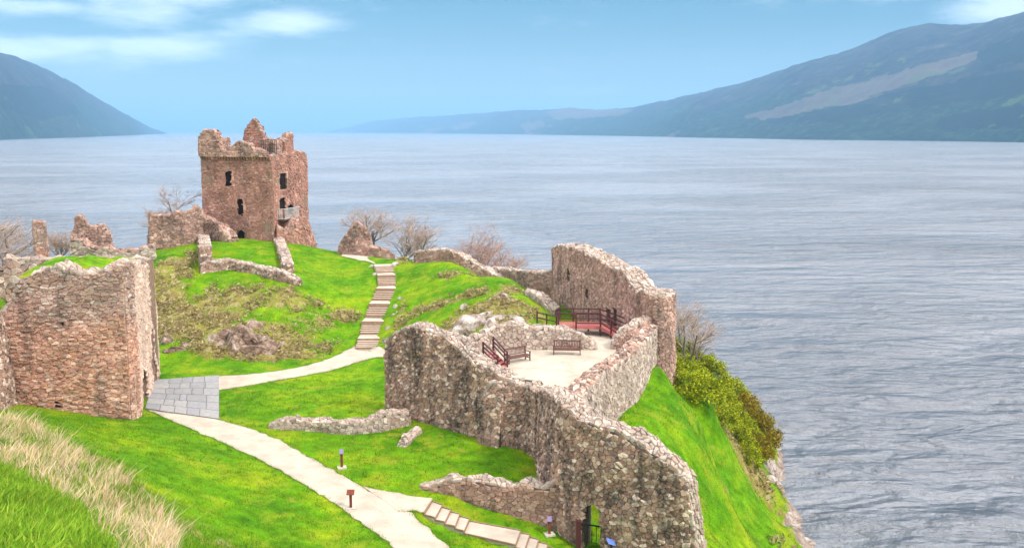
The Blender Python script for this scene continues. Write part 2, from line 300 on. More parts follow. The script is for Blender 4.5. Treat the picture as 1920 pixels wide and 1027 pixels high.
CTRL_W = [  # x, y, height
 (-10,0,30.2),(10,0,29.5),(-20,10,27.2),(0,10,26.0),(15,10,24.5),(-25,22,22.6),(-10,25,20.0),(-40,30,24.0),(-5,35,16.0),(8,36,10.5),(15,38,7.5),(25,45,4.0),(35,30,4),(30,15,14),(-70,0,32),(-70,30,27),(-60,55,20),(-48,60,15.5),(-45,70,13.5),
 (9.4,47.5,8.4),(11,52,7.4),(14.5,58,5.8),(6.2,53,9.3),(5.4,51.5,9.1),(4.6,54,9.0),(4.8,57,9.6),(5.6,59.5,11.2),(7.2,60,13.2),(9.2,66,13.4),(10.4,69.5,13.9),(11.6,72.5,14.6),(12.8,75,14.2),(7.2,57,11.4),(10.5,60,11.6),(13,65,10.8),(14,70,11.4),(27,60,-1.2),(23.8,66,.0),(23.3,72,.2),(23.4,77,.2),(24.4,87,.1),(26.6,93,.1),(27,100,.0),(26,80,-1.8),(27.5,88,-2),(29.5,95,-2),(29.5,102,-2),(27,112,-1.5),(20,120,-1.5),(21.5,80,3.2),(21.8,87,4.6),(23.8,93,3.6),(18.6,100,9.5),(20,99,7.8),(23.5,98.5,4.6),(18,109,4),(14,98,10.5),(14,85,11.5),(14.5,77,12.6),(8,106,8),(10,120,0),(2,122,3),(0,112,10),(-6,118,12),(-10,126,8),(-8,136,-1),(4,132,-2),(-18,128,13),(-22,138,4),(-20,150,-2),
 (-36,140,8),(-34,130,17),(-26,126,16.5),(-36,122,18.8),(-30,118,18.7),(-40,150,-2),(-58,128,12),(-55,140,3),(-60,150,-2),(-75,120,6),(-75,135,-2),(-80,105,11),(-70,90,13),(-52,112,16.8),(-60,112,15),(-50,95,13.5),(-45,85,12.6),(-36,80,12.4),(-60,75,15),(-75,70,18),
 (-3.5,75,12.9),(-2.5,70,12.7),(-6,70.5,12.2),(2,112,13),(45,60,-3),(45,100,-4),(45,150,-4),(0,160,-4),(-40,165,-4),(-80,165,-4),(30,125,-4),(40,40,-1),(45,20,5),
]
_c = [tuple(at_z(*c)) for c in CTRL_PX] + list(CTRL_W)
C = np.array(_c); _xy = C[:, :2] / 20.0
def _U(r2): return np.where(r2 > 1e-12, r2 * np.log(np.maximum(r2, 1e-12)), 0.0)
_n = len(C); _K = _U(((_xy[:, None] - _xy[None]) ** 2).sum(-1)) + np.eye(_n) * 0.006
_P = np.c_[np.ones(_n), _xy]; _A = np.block([[_K, _P], [_P.T, np.zeros((3, 3))]])
_sol = np.linalg.solve(_A, np.r_[C[:, 2], 0, 0, 0])
def tps(x, y):
    q = np.stack([x, y], -1).reshape(-1, 2) / 20.0; out = np.empty(len(q))
    for i in range(0, len(q), 20000):
        k = q[i:i + 20000]; out[i:i + 20000] = _U(((k[:, None] - _xy[None]) ** 2).sum(-1)) @ _sol[:_n] + _sol[_n] + k @ _sol[_n + 1:]
    return out.reshape(np.shape(x))
def in_poly(x, y, poly):
    x = np.asarray(x, float); y = np.asarray(y, float); ins = np.zeros(x.shape, bool); n = len(poly)
    for i in range(n):
        x0, y0 = poly[i][:2]; x1, y1 = poly[(i + 1) % n][:2]
        if y0 == y1: continue
        c = ((y0 > y) != (y1 > y)) & (x < (x1 - x0) * (y - y0) / (y1 - y0) + x0); ins ^= c
    return ins
def poly_dist(x, y, poly):
    d = np.full(np.shape(x), 1e9); n = len(poly)
    for i in range(n):
        a = np.array(poly[i][:2], float); b = np.array(poly[(i + 1) % n][:2], float); ab = b - a; L = max((ab ** 2).sum(), 1e-9)
        t = np.clip(((x - a[0]) * ab[0] + (y - a[1]) * ab[1]) / L, 0, 1); d = np.minimum(d, np.hypot(x - a[0] - t * ab[0], y - a[1] - t * ab[1]))
    return d
COURT_Z = 16.2
# curtain wall: foot of its camera-side face
CURT = [at_z(725, 772, 12.0)[:2], at_z(850, 806, 11.9)[:2], at_z(932, 832, 11.8)[:2], at_z(1000, 844, 11.7)[:2], at_z(1016, 890, 11.3)[:2], at_z(1034, 955, 10.5)[:2], at_z(1060, 1003, 9.9)[:2], at_z(1150, 1047, 9.3)[:2], at_z(1235, 1087, 8.9)[:2], at_z(1308, 1117, 8.5)[:2]]
def offs(line, d):
    l = np.array(line, float); t_ = np.gradient(l, axis=0); n_ = np.stack([-t_[:, 1], t_[:, 0]], -1); n_ /= np.hypot(*n_.T)[:, None]; return l + n_ * d
_ci = offs(CURT, 0.75)
PARA_IN = [at_z(1044, 769, 16.2)[:2], at_z(1070, 746, 16.2)[:2], at_z(1108, 715, 16.2)[:2], at_z(1155, 688, 16.2)[:2], at_z(1184, 660, 16.2)[:2], at_z(1202, 640, 16.2)[:2]]
PARA_T = 1.2
_po = offs(PARA_IN, -0.6)
FILL = [tuple(p) for p in offs(CURT, 0.6)[1:6]] + [tuple(p) for p in _po] + [tuple(at_z(*p, 16.2)[:2]) for p in ((1235,640),(1150,605),(1060,605),(1000,618),(880,655))]
GX0, GX1, GY0, GY1, GS = -80.0, 46.0, -4.0, 164.0, 0.5
gx = np.arange(GX0, GX1 + 1e-6, GS); gy = np.arange(GY0, GY1 + 1e-6, GS)
XX, YY = np.meshgrid(gx, gy); ZZ = tps(XX, YY)
def ell(px, py, z, rx, ry, ang=0.0, soft=0.6):
    c = at_z(px, py, z); dx = XX - c[0]; dy = YY - c[1]; ca, sa = math.cos(ang), math.sin(ang)
    r = np.sqrt(((dx * ca + dy * sa) / rx) ** 2 + ((-dx * sa + dy * ca) / ry) ** 2); return np.clip((1.25 - r) / soft, 0, 1)
DRY = np.zeros_like(XX); ROCK = np.zeros_like(XX)
for e in [(470,620,14,9,5.0),(350,590,14.5,6,7),(300,520,17,3.5,8),(420,560,15.5,6,5),(330,500,17.5,3,5),(640,575,15,2.6,1.8),(600,590,14.6,2.5,2),(540,560,15.6,4,3)]:
    DRY = np.maximum(DRY, ell(*e, 0.0, 0.9) * 0.64)
for e in [(470,645,13.3,6.5,2.6),(520,655,12.9,4,2.0),(350,620,13.5,4,3),(545,662,12.6,1.8,1.0),(640,575,15,1.6,1.1),(400,600,14.2,3.5,2.2),(310,560,15.5,2,4)]:
    DRY = np.maximum(DRY, ell(*e) * 0.85)
for e in [(860,515,17.5,2.6,1.0),(960,545,17.2,1.8,1.6),(900,580,16.6,5,3.2),(850,560,16.4,4,1.6),(960,590,16.4,3,3),(830,620,14.9,2.5,2),(790,585,15,1.6,1.2),(750,590,14.8,.8,4),(750,490,17.5,1.2,2),(940,605,16.4,3.5,2)]:
    DRY = np.maximum(DRY, ell(*e) * 0.62)
for e in [(1230,735,10,2.4,5),(1265,755,8.8,3.6,4.5),(1305,790,7.3,3.2,4.5),(1340,825,6,2.4,4.5),(1388,875,4,1.8,4),(1430,915,2.4,.8,3)]:
    DRY = np.maximum(DRY, ell(*e) * 0.72)
for e in [(1300,860,7.5,4,7),(1380,960,5,4,7),(1250,800,9,2.5,5),(1450,1000,2.4,3,6)]:
    DRY = np.maximum(DRY, ell(*e, 0.0, 1.2) * 0.30)
for e in [(900,860,11.6,5,3),(560,760,11.9,6,2.5),(500,950,11.6,5,4),(820,520,17.3,5,4),(620,540,15.8,4,4),(450,470,18.5,6,4)]:
    DRY = np.maximum(DRY, ell(*e, 0.0, 1.2) * 0.16)
for e in [(150,880,16.5,9,3.2),(60,830,16,6,3),(260,980,16.5,4,3)]:
    DRY = np.maximum(DRY, ell(*e) * 0.5)
for e in [(460,640,13.2,4.0,1.6),(890,605,16.2,2.2,1.6),(930,600,16.4,2.2,1.4),(960,605,16.3,2,1.2),(935,562,17.2,1.3,1.1)]:
    ROCK = np.maximum(ROCK, ell(*e) * 0.75)
ROCK = np.maximum(ROCK, np.clip((1.1 - ZZ) / 0.6, 0, 1) * np.clip((YY - 55) / 10, 0, 1)); DRY = np.maximum(DRY, np.clip((1.9 - ZZ) / 1.0, 0, 1) * .5)
# rough relief where the cover is rough, gentle undulation on the lawns
rel = np.array([[mnoise.fractal(Vector((x * .55, y * .55, 3.1)), 1.0, 2.0, 4) for x in gx] for y in gy])
rel2 = np.array([[mnoise.noise(Vector((x * .18, y * .18, 9.7))) for x in gx] for y in gy])
smooth_mask = np.zeros_like(XX)
ZZ = ZZ + rel * (0.04 + 0.75 * np.clip(DRY, 0, 1) + 0.4 * ROCK) + rel2 * 0.10
ins = in_poly(XX, YY, FILL); dd = poly_dist(XX, YY, FILL)
w = np.where(ins, np.clip(dd / 0.6, 0, 1), 0); w = w * w * (3 - 2 * w)
ZZ = ZZ * (1 - w) + (COURT_Z - 0.12) * w
ZZ = np.where(ins & (dd > .1), np.minimum(ZZ, COURT_Z - 0.10), ZZ)
def gz(x, y):
    fx = np.clip((np.asarray(x, float) - GX0) / GS, 0, len(gx) - 1.001); fy = np.clip((np.asarray(y, float) - GY0) / GS, 0, len(gy) - 1.001)
    i = fx.astype(int); j = fy.astype(int); u = fx - i; v = fy - j
    return ZZ[j, i] * (1 - u) * (1 - v) + ZZ[j, i + 1] * u * (1 - v) + ZZ[j + 1, i] * (1 - u) * v + ZZ[j + 1, i + 1] * u * v
def gmask(A, x, y):
    i = np.clip(np.round((np.asarray(x) - GX0) / GS).astype(int), 0, len(gx) - 1); j = np.clip(np.round((np.asarray(y) - GY0) / GS).astype(int), 0, len(gy) - 1); return A[j, i]
def hit(px, py, t0=20.0, t1=170.0):
    d = ray(px, py); ts = np.arange(t0, t1, 0.2); p = CAMP + ts[:, None] * d; below = p[:, 2] < gz(p[:, 0], p[:, 1])
    k = int(np.argmax(below)) if below.any() else len(ts) - 1
    a, b = ts[max(k - 1, 0)], ts[k]
    for _ in range(12):
        m = (a + b) / 2; q = CAMP + m * d
        if q[2] < gz(q[0], q[1]): b = m
        else: a = m
    return CAMP + b * d
# ---- paths: plan strips between a left and a right edge; the ground is levelled across them
def resample(pts, n):
    pts = np.asarray(pts, float); s = np.r_[0, np.cumsum(np.hypot(*np.diff(pts[:, :2], axis=0).T))]; t = np.linspace(0, s[-1], n)
    return np.stack([np.interp(t, s, pts[:, k]) for k in range(pts.shape[1])], -1)
def smooth_poly(pts, n, it=2):
    p = np.asarray(pts, float)
    for _ in range(it):
        q = [p[0]]
        for a, b in zip(p[:-1], p[1:]): q += [a * .75 + b * .25, a * .25 + b * .75]
        q.append(p[-1]); p = np.array(q)
    return resample(p, n)
STRIPS = {}
def strip(name, left, right, n):
    l, r = smooth_poly([hit(*p)[:2] for p in left], n), smooth_poly([hit(*p)[:2] for p in right], n)
    for q, sd in ((l, 1.3), (r, 7.7)):
        for i in range(n): q[i] += .17 * np.array([mnoise.noise(Vector((q[i][0] * 1.9, q[i][1] * 1.9, sd))), mnoise.noise(Vector((q[i][0] * 1.9, q[i][1] * 1.9, sd + 3)))])
    STRIPS[name] = (l, r)
strip("main", [(276,768),(400,824),(520,878),(620,938),(690,988),(752,1030),(800,1075)], [(412,787),(500,813),(600,868),(690,922),(765,960),(850,1030),(905,1075)], 150)
strip("upper", [(408,706),(480,702),(560,690),(620,672),(664,652)], [(412,732),(500,717),(580,703),(640,690),(690,672),(735,668)], 90)
strip("stairfoot", [(640,662),(664,652),(690,650),(712,651)], [(668,682),(690,673),(705,671),(735,667)], 12)
strip("branch", [(680,914),(740,925),(812,934)], [(745,958),(770,961),(796,961)], 16)
strip("top", [(640,481),(672,478),(715,479),(735,484)], [(668,487),(690,491),(702,496),(735,496)], 20)
pathmask = np.zeros_like(XX, bool)
for k, (l, r) in STRIPS.items():
    poly = np.r_[l, r[::-1]]; m_in = in_poly(XX, YY, poly) | (poly_dist(XX, YY, poly) < 0.45); pathmask |= m_in
# gentle levelling: blur the heights under the paths
Zb = ZZ.copy()
for _ in range(14):
    Zb[1:-1, 1:-1] = (Zb[1:-1, 1:-1] * 4 + Zb[:-2, 1:-1] + Zb[2:, 1:-1] + Zb[1:-1, :-2] + Zb[1:-1, 2:]) / 8
ZZ = np.where(pathmask & ~ins, Zb, ZZ); DRY[pathmask] = 0
STAIR_C = np.array([hit(*p)[:2] for p in ((687.5,652),(699,607),(715.5,564),(728,535),(724,513),(717,496))])
def line_dist(x, y, pts):
    d = np.full(np.shape(x), 1e9)
    for a, b in zip(pts[:-1], pts[1:]):
        ab = b - a; t_ = np.clip(((x - a[0]) * ab[0] + (y - a[1]) * ab[1]) / (ab @ ab), 0, 1); d = np.minimum(d, np.hypot(x - a[0] - t_ * ab[0], y - a[1] - t_ * ab[1]))
    return d
STAIR_Z = [float(gz(*p)) for p in resample(STAIR_C, 200)]
LOW_NOSE = [((810,935),(795,960)),((828,946),(815,970)),((844,955),(833,978)),((861,963),(852,986)),((879,972),(869,995)),((975,994),(965,1021)),((992,1002),(982,1031)),((1009,1011),(999,1042)),((1026,1020),(1016,1054)),((1044,1030),(1033,1066)),((1075,1046),(1060,1085))]
LOW_Z = [11.0, 10.86, 10.72, 10.58, 10.44, 10.30, 10.16, 10.02, 9.88, 9.74, 9.60]
LOW_P = [(at_z(*a, z)[:2], at_z(*b, z)[:2]) for (a, b), z in zip(LOW_NOSE, LOW_Z)]
_lp = [a for a, b in LOW_P] + [b for a, b in LOW_P][::-1]
_lc = np.array([(a + b) / 2 for a, b in LOW_P]); _k = ((XX[..., None] - _lc[:, 0]) ** 2 + (YY[..., None] - _lc[:, 1]) ** 2); _zt = np.array(LOW_Z)[_k.argmin(-1)] - .14; _near = np.sqrt(_k.min(-1)); _dl = np.where(in_poly(XX, YY, _lp), 0, poly_dist(XX, YY, _lp))
_bl = np.clip(1.6 - _dl / 1.1, 0, 1); ZZ = ZZ * (1 - _bl) + (_zt + .10) * _bl
ZZ = ZZ - 0.22 * np.clip((0.35 - _dl) / .3, 0, 1)
ZZ = ZZ - 0.30 * np.clip((1.05 - line_dist(XX, YY, STAIR_C)) / .5, 0, 1)
ny, nx = XX.shape; idx = np.arange(ny * nx).reshape(ny, nx)
faces = np.stack([idx[:-1, :-1], idx[:-1, 1:], idx[1:, 1:], idx[1:, :-1]], -1).reshape(-1, 4)
ground = mesh_np("ground", np.stack([XX, YY, ZZ], -1).reshape(-1, 3), faces, M["ground"], smooth=True); tag(ground, kind="structure")
for nm, A in (("dry", DRY), ("rock", ROCK)):
    at = ground.data.attributes.new(nm, "FLOAT", "POINT"); at.data.foreach_set("value", A.astype(np.float32).ravel())
def drape(name, l, r, mat, lift=0.035, nw=6, skirt=0.12):
    n = len(l); V = []; Fc = []
    for i in range(n):
        row = [l[i]] + [l[i] + (r[i] - l[i]) * k / nw for k in range(nw + 1)] + [r[i]]
        for k, p in enumerate(row):
            V.append((p[0], p[1], gz(p[0], p[1]) + (lift if 0 < k < nw + 2 else lift - skirt)))
    m = nw + 3
    for i in range(n - 1):
        for k in range(m - 1): a = i * m + k; Fc.append((a, a + 1, a + m + 1, a + m))
    return tag(mesh_np(name, V, Fc, mat, smooth=False), kind="structure")
for i, (k, (l, r)) in enumerate(STRIPS.items()): drape("path", l, r, M["path"], 0.045 + 0.006 * i)
# courtyard gravel: a flat floor inside its walls
def poly_sheet(name, poly, z, mat, thick=0.25):
    bm = bmesh.new(); vs = [bm.verts.new((p[0], p[1], z)) for p in poly]; f = bm.faces.new(vs)
    if f.normal.z < 0: f.normal_flip()
    ex = bmesh.ops.extrude_face_region(bm, geom=[f]); bmesh.ops.translate(bm, verts=[v for v in ex["geom"] if isinstance(v, bmesh.types.BMVert)], vec=(0, 0, -thick))
    bmesh.ops.recalc_face_normals(bm, faces=bm.faces); me = bpy.data.meshes.new(name); bm.to_mesh(me); me.materials.append(mat); return tag(link(bpy.data.objects.new(name, me)), kind="structure")
poly_sheet("courtyard", FILL, COURT_Z, M["court"], 0.05)
# ------------------------------------------------------------------ loch
t = NT("loch_water")
wv = t.noise(1.0, 3, 0.5, t.pos((0.035, 0.07, 1), (0, 0, 0.06)), 0.2)
wv2 = t.noise(1.0, 3, 0.55, t.pos((0.10, 0.19, 1), (0, 0, -0.06)), 0.4)
wv4 = t.noise(1.0, 5, 0.65, t.pos((0.38, 0.7, 1), (0, 0, 0.1)), 0.2)
wv3 = t.noise(1.0, 4, 0.6, t.pos((0.006, 0.010, 1), (0, 0, 0.1)), 0.5)
amp = t.step(wv3, 0.36, 0.66, 0.5, 1.35)
h = t.math("MULTIPLY", t.math("ADD", t.math("ADD", t.math("MULTIPLY", wv, 13.0), t.math("MULTIPLY", wv2, 12.5)), t.math("MULTIPLY", wv4, 2.8)), amp)
t.bump(h, 1.0, 0.8)
t.put(1.333, t.b.inputs["IOR"])
M["water"] = t.done((.235, .24, .26), 0.17, 0.85)
yy = [40, 60, 80, 100, 130, 170, 230, 320, 500, 900, 1800, 4000, 9000, 20000, 45000]; xx = [-30000, -12000, -4000, -1500, -600, -250, -120, -60, -30, 0, 20, 40, 60, 120, 250, 600, 1500, 4000, 12000, 30000]
tag(mesh_np("water", [(x, y, 0) for y in yy for x in xx], [(j * len(xx) + i, j * len(xx) + i + 1, (j + 1) * len(xx) + i + 1, (j + 1) * len(xx) + i) for j in range(len(yy) - 1) for i in range(len(xx) - 1)], M["water"]), kind="structure")
# ------------------------------------------------------------------ hills on both shores
def hill_mat(name, pf=1.0, gf=.75):
    t = NT(name); up = t.n.new("ShaderNodeSeparateXYZ"); t.l.new(t.geo.outputs["Position"], up.inputs[0])
    z = up.outputs[2]
    forest = t.ramp(t.noise(0.02, 6, 0.8), [(0.36, (.001, .006, .005)), (0.5, (.010, .030, .016)), (0.66, (.05, .085, .035))])
    moor = t.ramp(t.noise(0.008, 8, 0.8), [(0.36, (.006, .008, .014)), (0.5, (.028, .026, .032)), (0.66, (.09, .07, .065))])
    pale = t.ramp(t.noise(0.01, 5, 0.7), [(0.3, (.12, .09, .075)), (0.7, (.20, .15, .12))])
    zz = t.math("ADD", z, t.math("MULTIPLY", t.math("SUBTRACT", t.noise(0.0016, 5, 0.6), 0.5), 420))
    col = t.mix(t.step(zz, 150, 185), forest, moor)
    band = t.noise(1.0, 5, 0.6, t.pos((0.0005, 0.0005, 0.0042), (0.0, 0.0, 0.0)), 0.4)
    col = t.mix(t.step(band, 0.575, 0.61, 0, pf), col, pale)
    col = t.mix(t.step(t.math('ADD', t.attr('cleared'), t.math('MULTIPLY', t.math('SUBTRACT', t.noise(0.006, 5, 0.7), 0.5), 0.9)), 0.42, 0.62, 0, .9), col, pale)
    col = t.mix(t.step(t.math('ADD', t.attr('wood'), t.math('MULTIPLY', t.math('SUBTRACT', t.noise(0.005, 5, 0.7), 0.5), 0.9)), 0.42, 0.58, 0, .85), col, (.002, .008, .008))
    col = t.mix(t.step(t.noise(0.0035, 5, 0.7), 0.60, 0.66, 0, gf), col, (.10, .15, .035))
    t.bump(t.noise(0.022, 7, 0.85), 1.0, 28.0); return t.done(col, 1.0, 0.05)
M["hill"] = hill_mat("moor_and_forest"); M["hill_wood"] = hill_mat("wooded_hill", .12, .6)
def hill(name, sky_pts, shore_pts, depth, seed, n=420, m=46, mk="hill"):
    sp = np.array(sky_pts, float); sh = np.array(shore_pts, float); pxs = np.linspace(sp[0, 0], sp[-1, 0], n); V = []
    for px in pxs:
        ysk = np.interp(px, sp[:, 0], sp[:, 1]); D = np.interp(px, sh[:, 0], sh[:, 1]); dp = depth * (0.55 + 0.45 * min(D / 6000, 1.6)); dx = (px - CX) / F
        zc = CAMZ + (HORY - ysk) / F * (D + dp)
        for k in range(m):
            s = k / (m - 8)
            y = D + dp * s
            if s <= 1: z = zc * (math.sin(s * math.pi / 2) ** 1.15) * (0.94 + 0.06 * s)
            else: z = zc * max(0.0, 1 - (s - 1) * 2.2)
            nn = fbm(dx * y * .0011 + seed, y * .0011, seed, 5); z += zc * 0.13 * nn * math.sin(min(s, 1) * math.pi) + (9.0 * fbm(dx * y * .012, y * .012, seed, 4) if 0 < k else 0)
            V.append((dx * y * 1.0, y, z if k else -3.0))
    Fc = np.array([(i * m + k, (i + 1) * m + k, (i + 1) * m + k + 1, i * m + k + 1) for i in range(n - 1) for k in range(m - 1)])
    o = tag(mesh_np(name, V, Fc, M[mk], smooth=True), kind="structure"); qx, qy, _ = project(np.array(V))
    for nm, polys in (("cleared", CLEARED), ("wood", WOODS)):
        A = np.zeros(len(V))
        for pp in polys: A = np.maximum(A, np.where(in_poly(qx, qy, pp), 1.0, np.clip(1 - poly_dist(qx, qy, pp) / 9.0, 0, 1) * .5))
        o.data.attributes.new(nm, "FLOAT", "POINT").data.foreach_set("value", A.astype(np.float32))
    return o
# felled strips and plantations, surveyed from the photograph like the rest of the terrain
CLEARED = [[(1395,218),(1450,205),(1560,168),(1700,132),(1830,98),(1832,112),(1700,156),(1600,188),(1500,212),(1430,224)], [(1040,214),(1120,206),(1190,206),(1160,216),(1080,222)]]
WOODS = [[(1420,232),(1560,205),(1700,172),(1920,130),(1920,175),(1700,205),(1560,228)], [(1740,238),(1790,215),(1920,200),(1920,240)], [(1830,100),(1920,60),(1920,112),(1850,125)], [(0,160),(90,165),(150,210),(80,225),(0,200)]]
hill("hill", [(610,249),(640,242),(700,228),(760,222),(850,217),(940,210),(1000,208),(1060,205),(1120,208),(1180,204),(1250,190),(1300,178),(1380,160),(1440,142),(1500,124),(1560,108),(1600,93),(1640,75),(1690,62),(1730,56),(1770,57),(1800,57),(1850,49),(1920,28),(2050,-10),(2300,-30),(2700,10)],
     [(610,20000),(800,13500),(1000,9000),(1100,7300),(1300,4900),(1500,3700),(1920,2810),(2700,2000)], 2300, 1.7)
hill("hill", [(-900,40),(-300,62),(-100,88),(0,103),(40,108),(100,132),(150,158),(200,190),(250,218),(290,240),(322,251)], [(-900,2300),(0,3470),(150,4900),(250,7200),(322,12500)], 1900, 8.3, 260, mk="hill_wood")
# ------------------------------------------------------------------ air
HAZE = 1.15e-4
hv = bpy.data.materials.new("haze_air"); hv.use_nodes = True; hn = hv.node_tree.nodes; hn.clear()
ho = hn.new("ShaderNodeOutputMaterial"); pv = hn.new("ShaderNodeVolumePrincipled"); pv.inputs["Color"].default_value = (.34, .65, 1, 1); pv.inputs["Density"].default_value = HAZE; pv.inputs["Anisotropy"].default_value = 0.0
hv.node_tree.links.new(pv.outputs[0], ho.inputs["Volume"])
HTOP = max(v.co.z for o in COL.objects if o.name.startswith('hill') for v in o.data.vertices) + 15
hb = MB(); hb.quad_box([(-34000, -300, -14), (34000, -300, -14), (34000, 50000, -14), (-34000, 50000, -14), (-34000, -300, HTOP), (34000, -300, HTOP), (34000, 50000, HTOP), (-34000, 50000, HTOP)])
tag(hb.build("haze", hv), kind="stuff")
# ------------------------------------------------------------------ masonry
def clip_half(poly, mx, my, nx_, ny_):
    out = []; n = len(poly)
    for i in range(n):
        ax, ay = poly[i]; bx, by = poly[(i + 1) % n]
        da = (ax - mx) * nx_ + (ay - my) * ny_; db = (bx - mx) * nx_ + (by - my) * ny_
        if da <= 0: out.append((ax, ay))
        if (da < 0 < db) or (db < 0 < da):
            t = da / (da - db); out.append((ax + (bx - ax) * t, ay + (by - ay) * t))
    return out
def cells(w, h, sw, sh, jit, rs, drop=0.15):
    """irregular stone outlines filling a w x h face: staggered courses, jittered, some stones larger"""
    asp = sw / sh; W_ = w / asp; s = sh; nr = max(1, int(h / s)); nc = max(1, int(W_ / s)); pts = []
    for j in range(nr + 1):
        row = (j + 0.5) * h / (nr + 1); rj = rs.uniform(-.15, .15) * s
        for i in range(-1, nc + 2):
            if rs.random() < drop: continue
            pts.append(((i + 0.5 + (0.5 if j % 2 else 0) + rs.uniform(-.5, .5) * (0.5 + jit)) * W_ / (nc + 1), row + rj + rs.uniform(-.5, .5) * s * jit))
    grid = {}; g = s * 1.3
    for k, p in enumerate(pts): grid.setdefault((int(p[0] // g), int(p[1] // g)), []).append(k)
    res = []
    for k, (x, y) in enumerate(pts):
        if not (-0.2 < x < W_ + 0.2 and -0.1 < y < h + 0.1): continue
        poly = [(max(0, x - 1.6 * s), max(0, y - 1.3 * s)), (min(W_, x + 1.6 * s), max(0, y - 1.3 * s)), (min(W_, x + 1.6 * s), min(h, y + 1.3 * s)), (max(0, x - 1.6 * s), min(h, y + 1.3 * s))]
        cx, cy = int(x // g), int(y // g); nb = []
        for a in (-2, -1, 0, 1, 2):
            for b in (-2, -1, 0, 1, 2):
                for q in grid.get((cx + a, cy + b), ()):
                    if q != k: nb.append(((pts[q][0] - x) ** 2 + (pts[q][1] - y) ** 2, q))
        nb.sort(); R2 = 9e9; cnt = 0
        for d2, q in nb:
            if d2 > 4 * R2: break
            X, Y = pts[q]; poly = clip_half(poly, (x + X) / 2, (y + Y) / 2, X - x, Y - y); cnt += 1
            if len(poly) < 3: break
            if cnt > 3: R2 = max((p[0] - x) ** 2 + (p[1] - y) ** 2 for p in poly)
        if len(poly) >= 3: res.append([(a * asp, b) for a, b in poly])
    return res
class Stones:
    def __init__(s): s.items = []      # (verts ndarray, faces list, material key)
    def add(s, polys, fmap, mk, rs, proud=(0.02, 0.08), gap=0.014, back=0.07, keep=None):
        polys = [np.array(p) for p in polys]
        if not polys: return
        C_ = np.array([p.mean(0) for p in polys]); ok = np.ones(len(polys), bool) if keep is None else keep(C_[:, 0], C_[:, 1]); U, Vv, D, rec = [], [], [], []
        for i in np.nonzero(ok)[0]:
            P = polys[i]; c = C_[i]; r = np.sqrt(((P - c) ** 2).sum(1)).mean()
            if r < 0.04: continue
            n = len(P); k = max(0.5, 1 - gap / r); A = c + (P - c) * k; B = c + (P - c) * (k * (0.80 + 0.12 * rs.random(n)))[:, None]; d = rs.uniform(*proud); tilt = rs.normal(0, 0.12, 2)
            U += [A, A, B]; D += [np.full(n, -back), np.full(n, d * .55), d + (B - c) @ tilt]; rec.append(n)
        if not rec: return
        U = np.concatenate(U); W3 = fmap(U[:, 0], U[:, 1], np.concatenate(D)); o_ = 0
        for n in rec:
            Fc = [tuple(range(2 * n, 3 * n))]
            for i in range(n):
                j = (i + 1) % n; Fc.append((i, j, n + j, n + i)); Fc.append((n + i, n + j, 2 * n + j, 2 * n + i))
            s.items.append((W3[o_:o_ + 3 * n], Fc, mk)); o_ += 3 * n
    def build(s, parent, limit=300, min_px=9.0, noun="facing"):
        """the stones that show largest become single stones, the rest one facing per material"""
        sc = []
        for i, (V, Fc, mk) in enumerate(s.items):
            x, y, dep = project(V); n = len(Fc[0]); q = V[Fc[0][0]:Fc[0][0] + n]
            nr = np.cross(q[1] - q[0], q[2] - q[0]); fac = float(nr @ (CAMP - q[0]))
            vis = dep.min() > 1 and x.max() > 0 and x.min() < 1920 and y.max() > 0 and y.min() < 1027
            w_, h_ = np.ptp(x), np.ptp(y); sc.append((math.sqrt(max(w_ * h_, 0)) if vis else 0, max(w_, h_)))
        order = sorted(range(len(s.items)), key=lambda i: -sc[i][0]); single = {i for i in order[:limit] if sc[i][0] >= min_px}
        for i in single:
            V, Fc, mk = s.items[i]; c = V.mean(0); mesh_np("stone", V, Fc, M[mk], parent, origin=c)
        for mk in sorted({it[2] for it in s.items}):
            VV, FF, b = [], [], 0
            for i, (V, Fc, m2) in enumerate(s.items):
                if m2 != mk or i in single: continue
                VV.append(V); FF += [tuple(b + q for q in f) for f in Fc]; b += len(V)
            if VV: tag(mesh_np(noun, np.concatenate(VV), FF, M[mk], parent), kind="stuff")
def catmull(pts, step):
    pts = np.asarray(pts, float); return resample(pts, max(2, int(np.hypot(*np.diff(pts, axis=0).T).sum() / step) + 1))
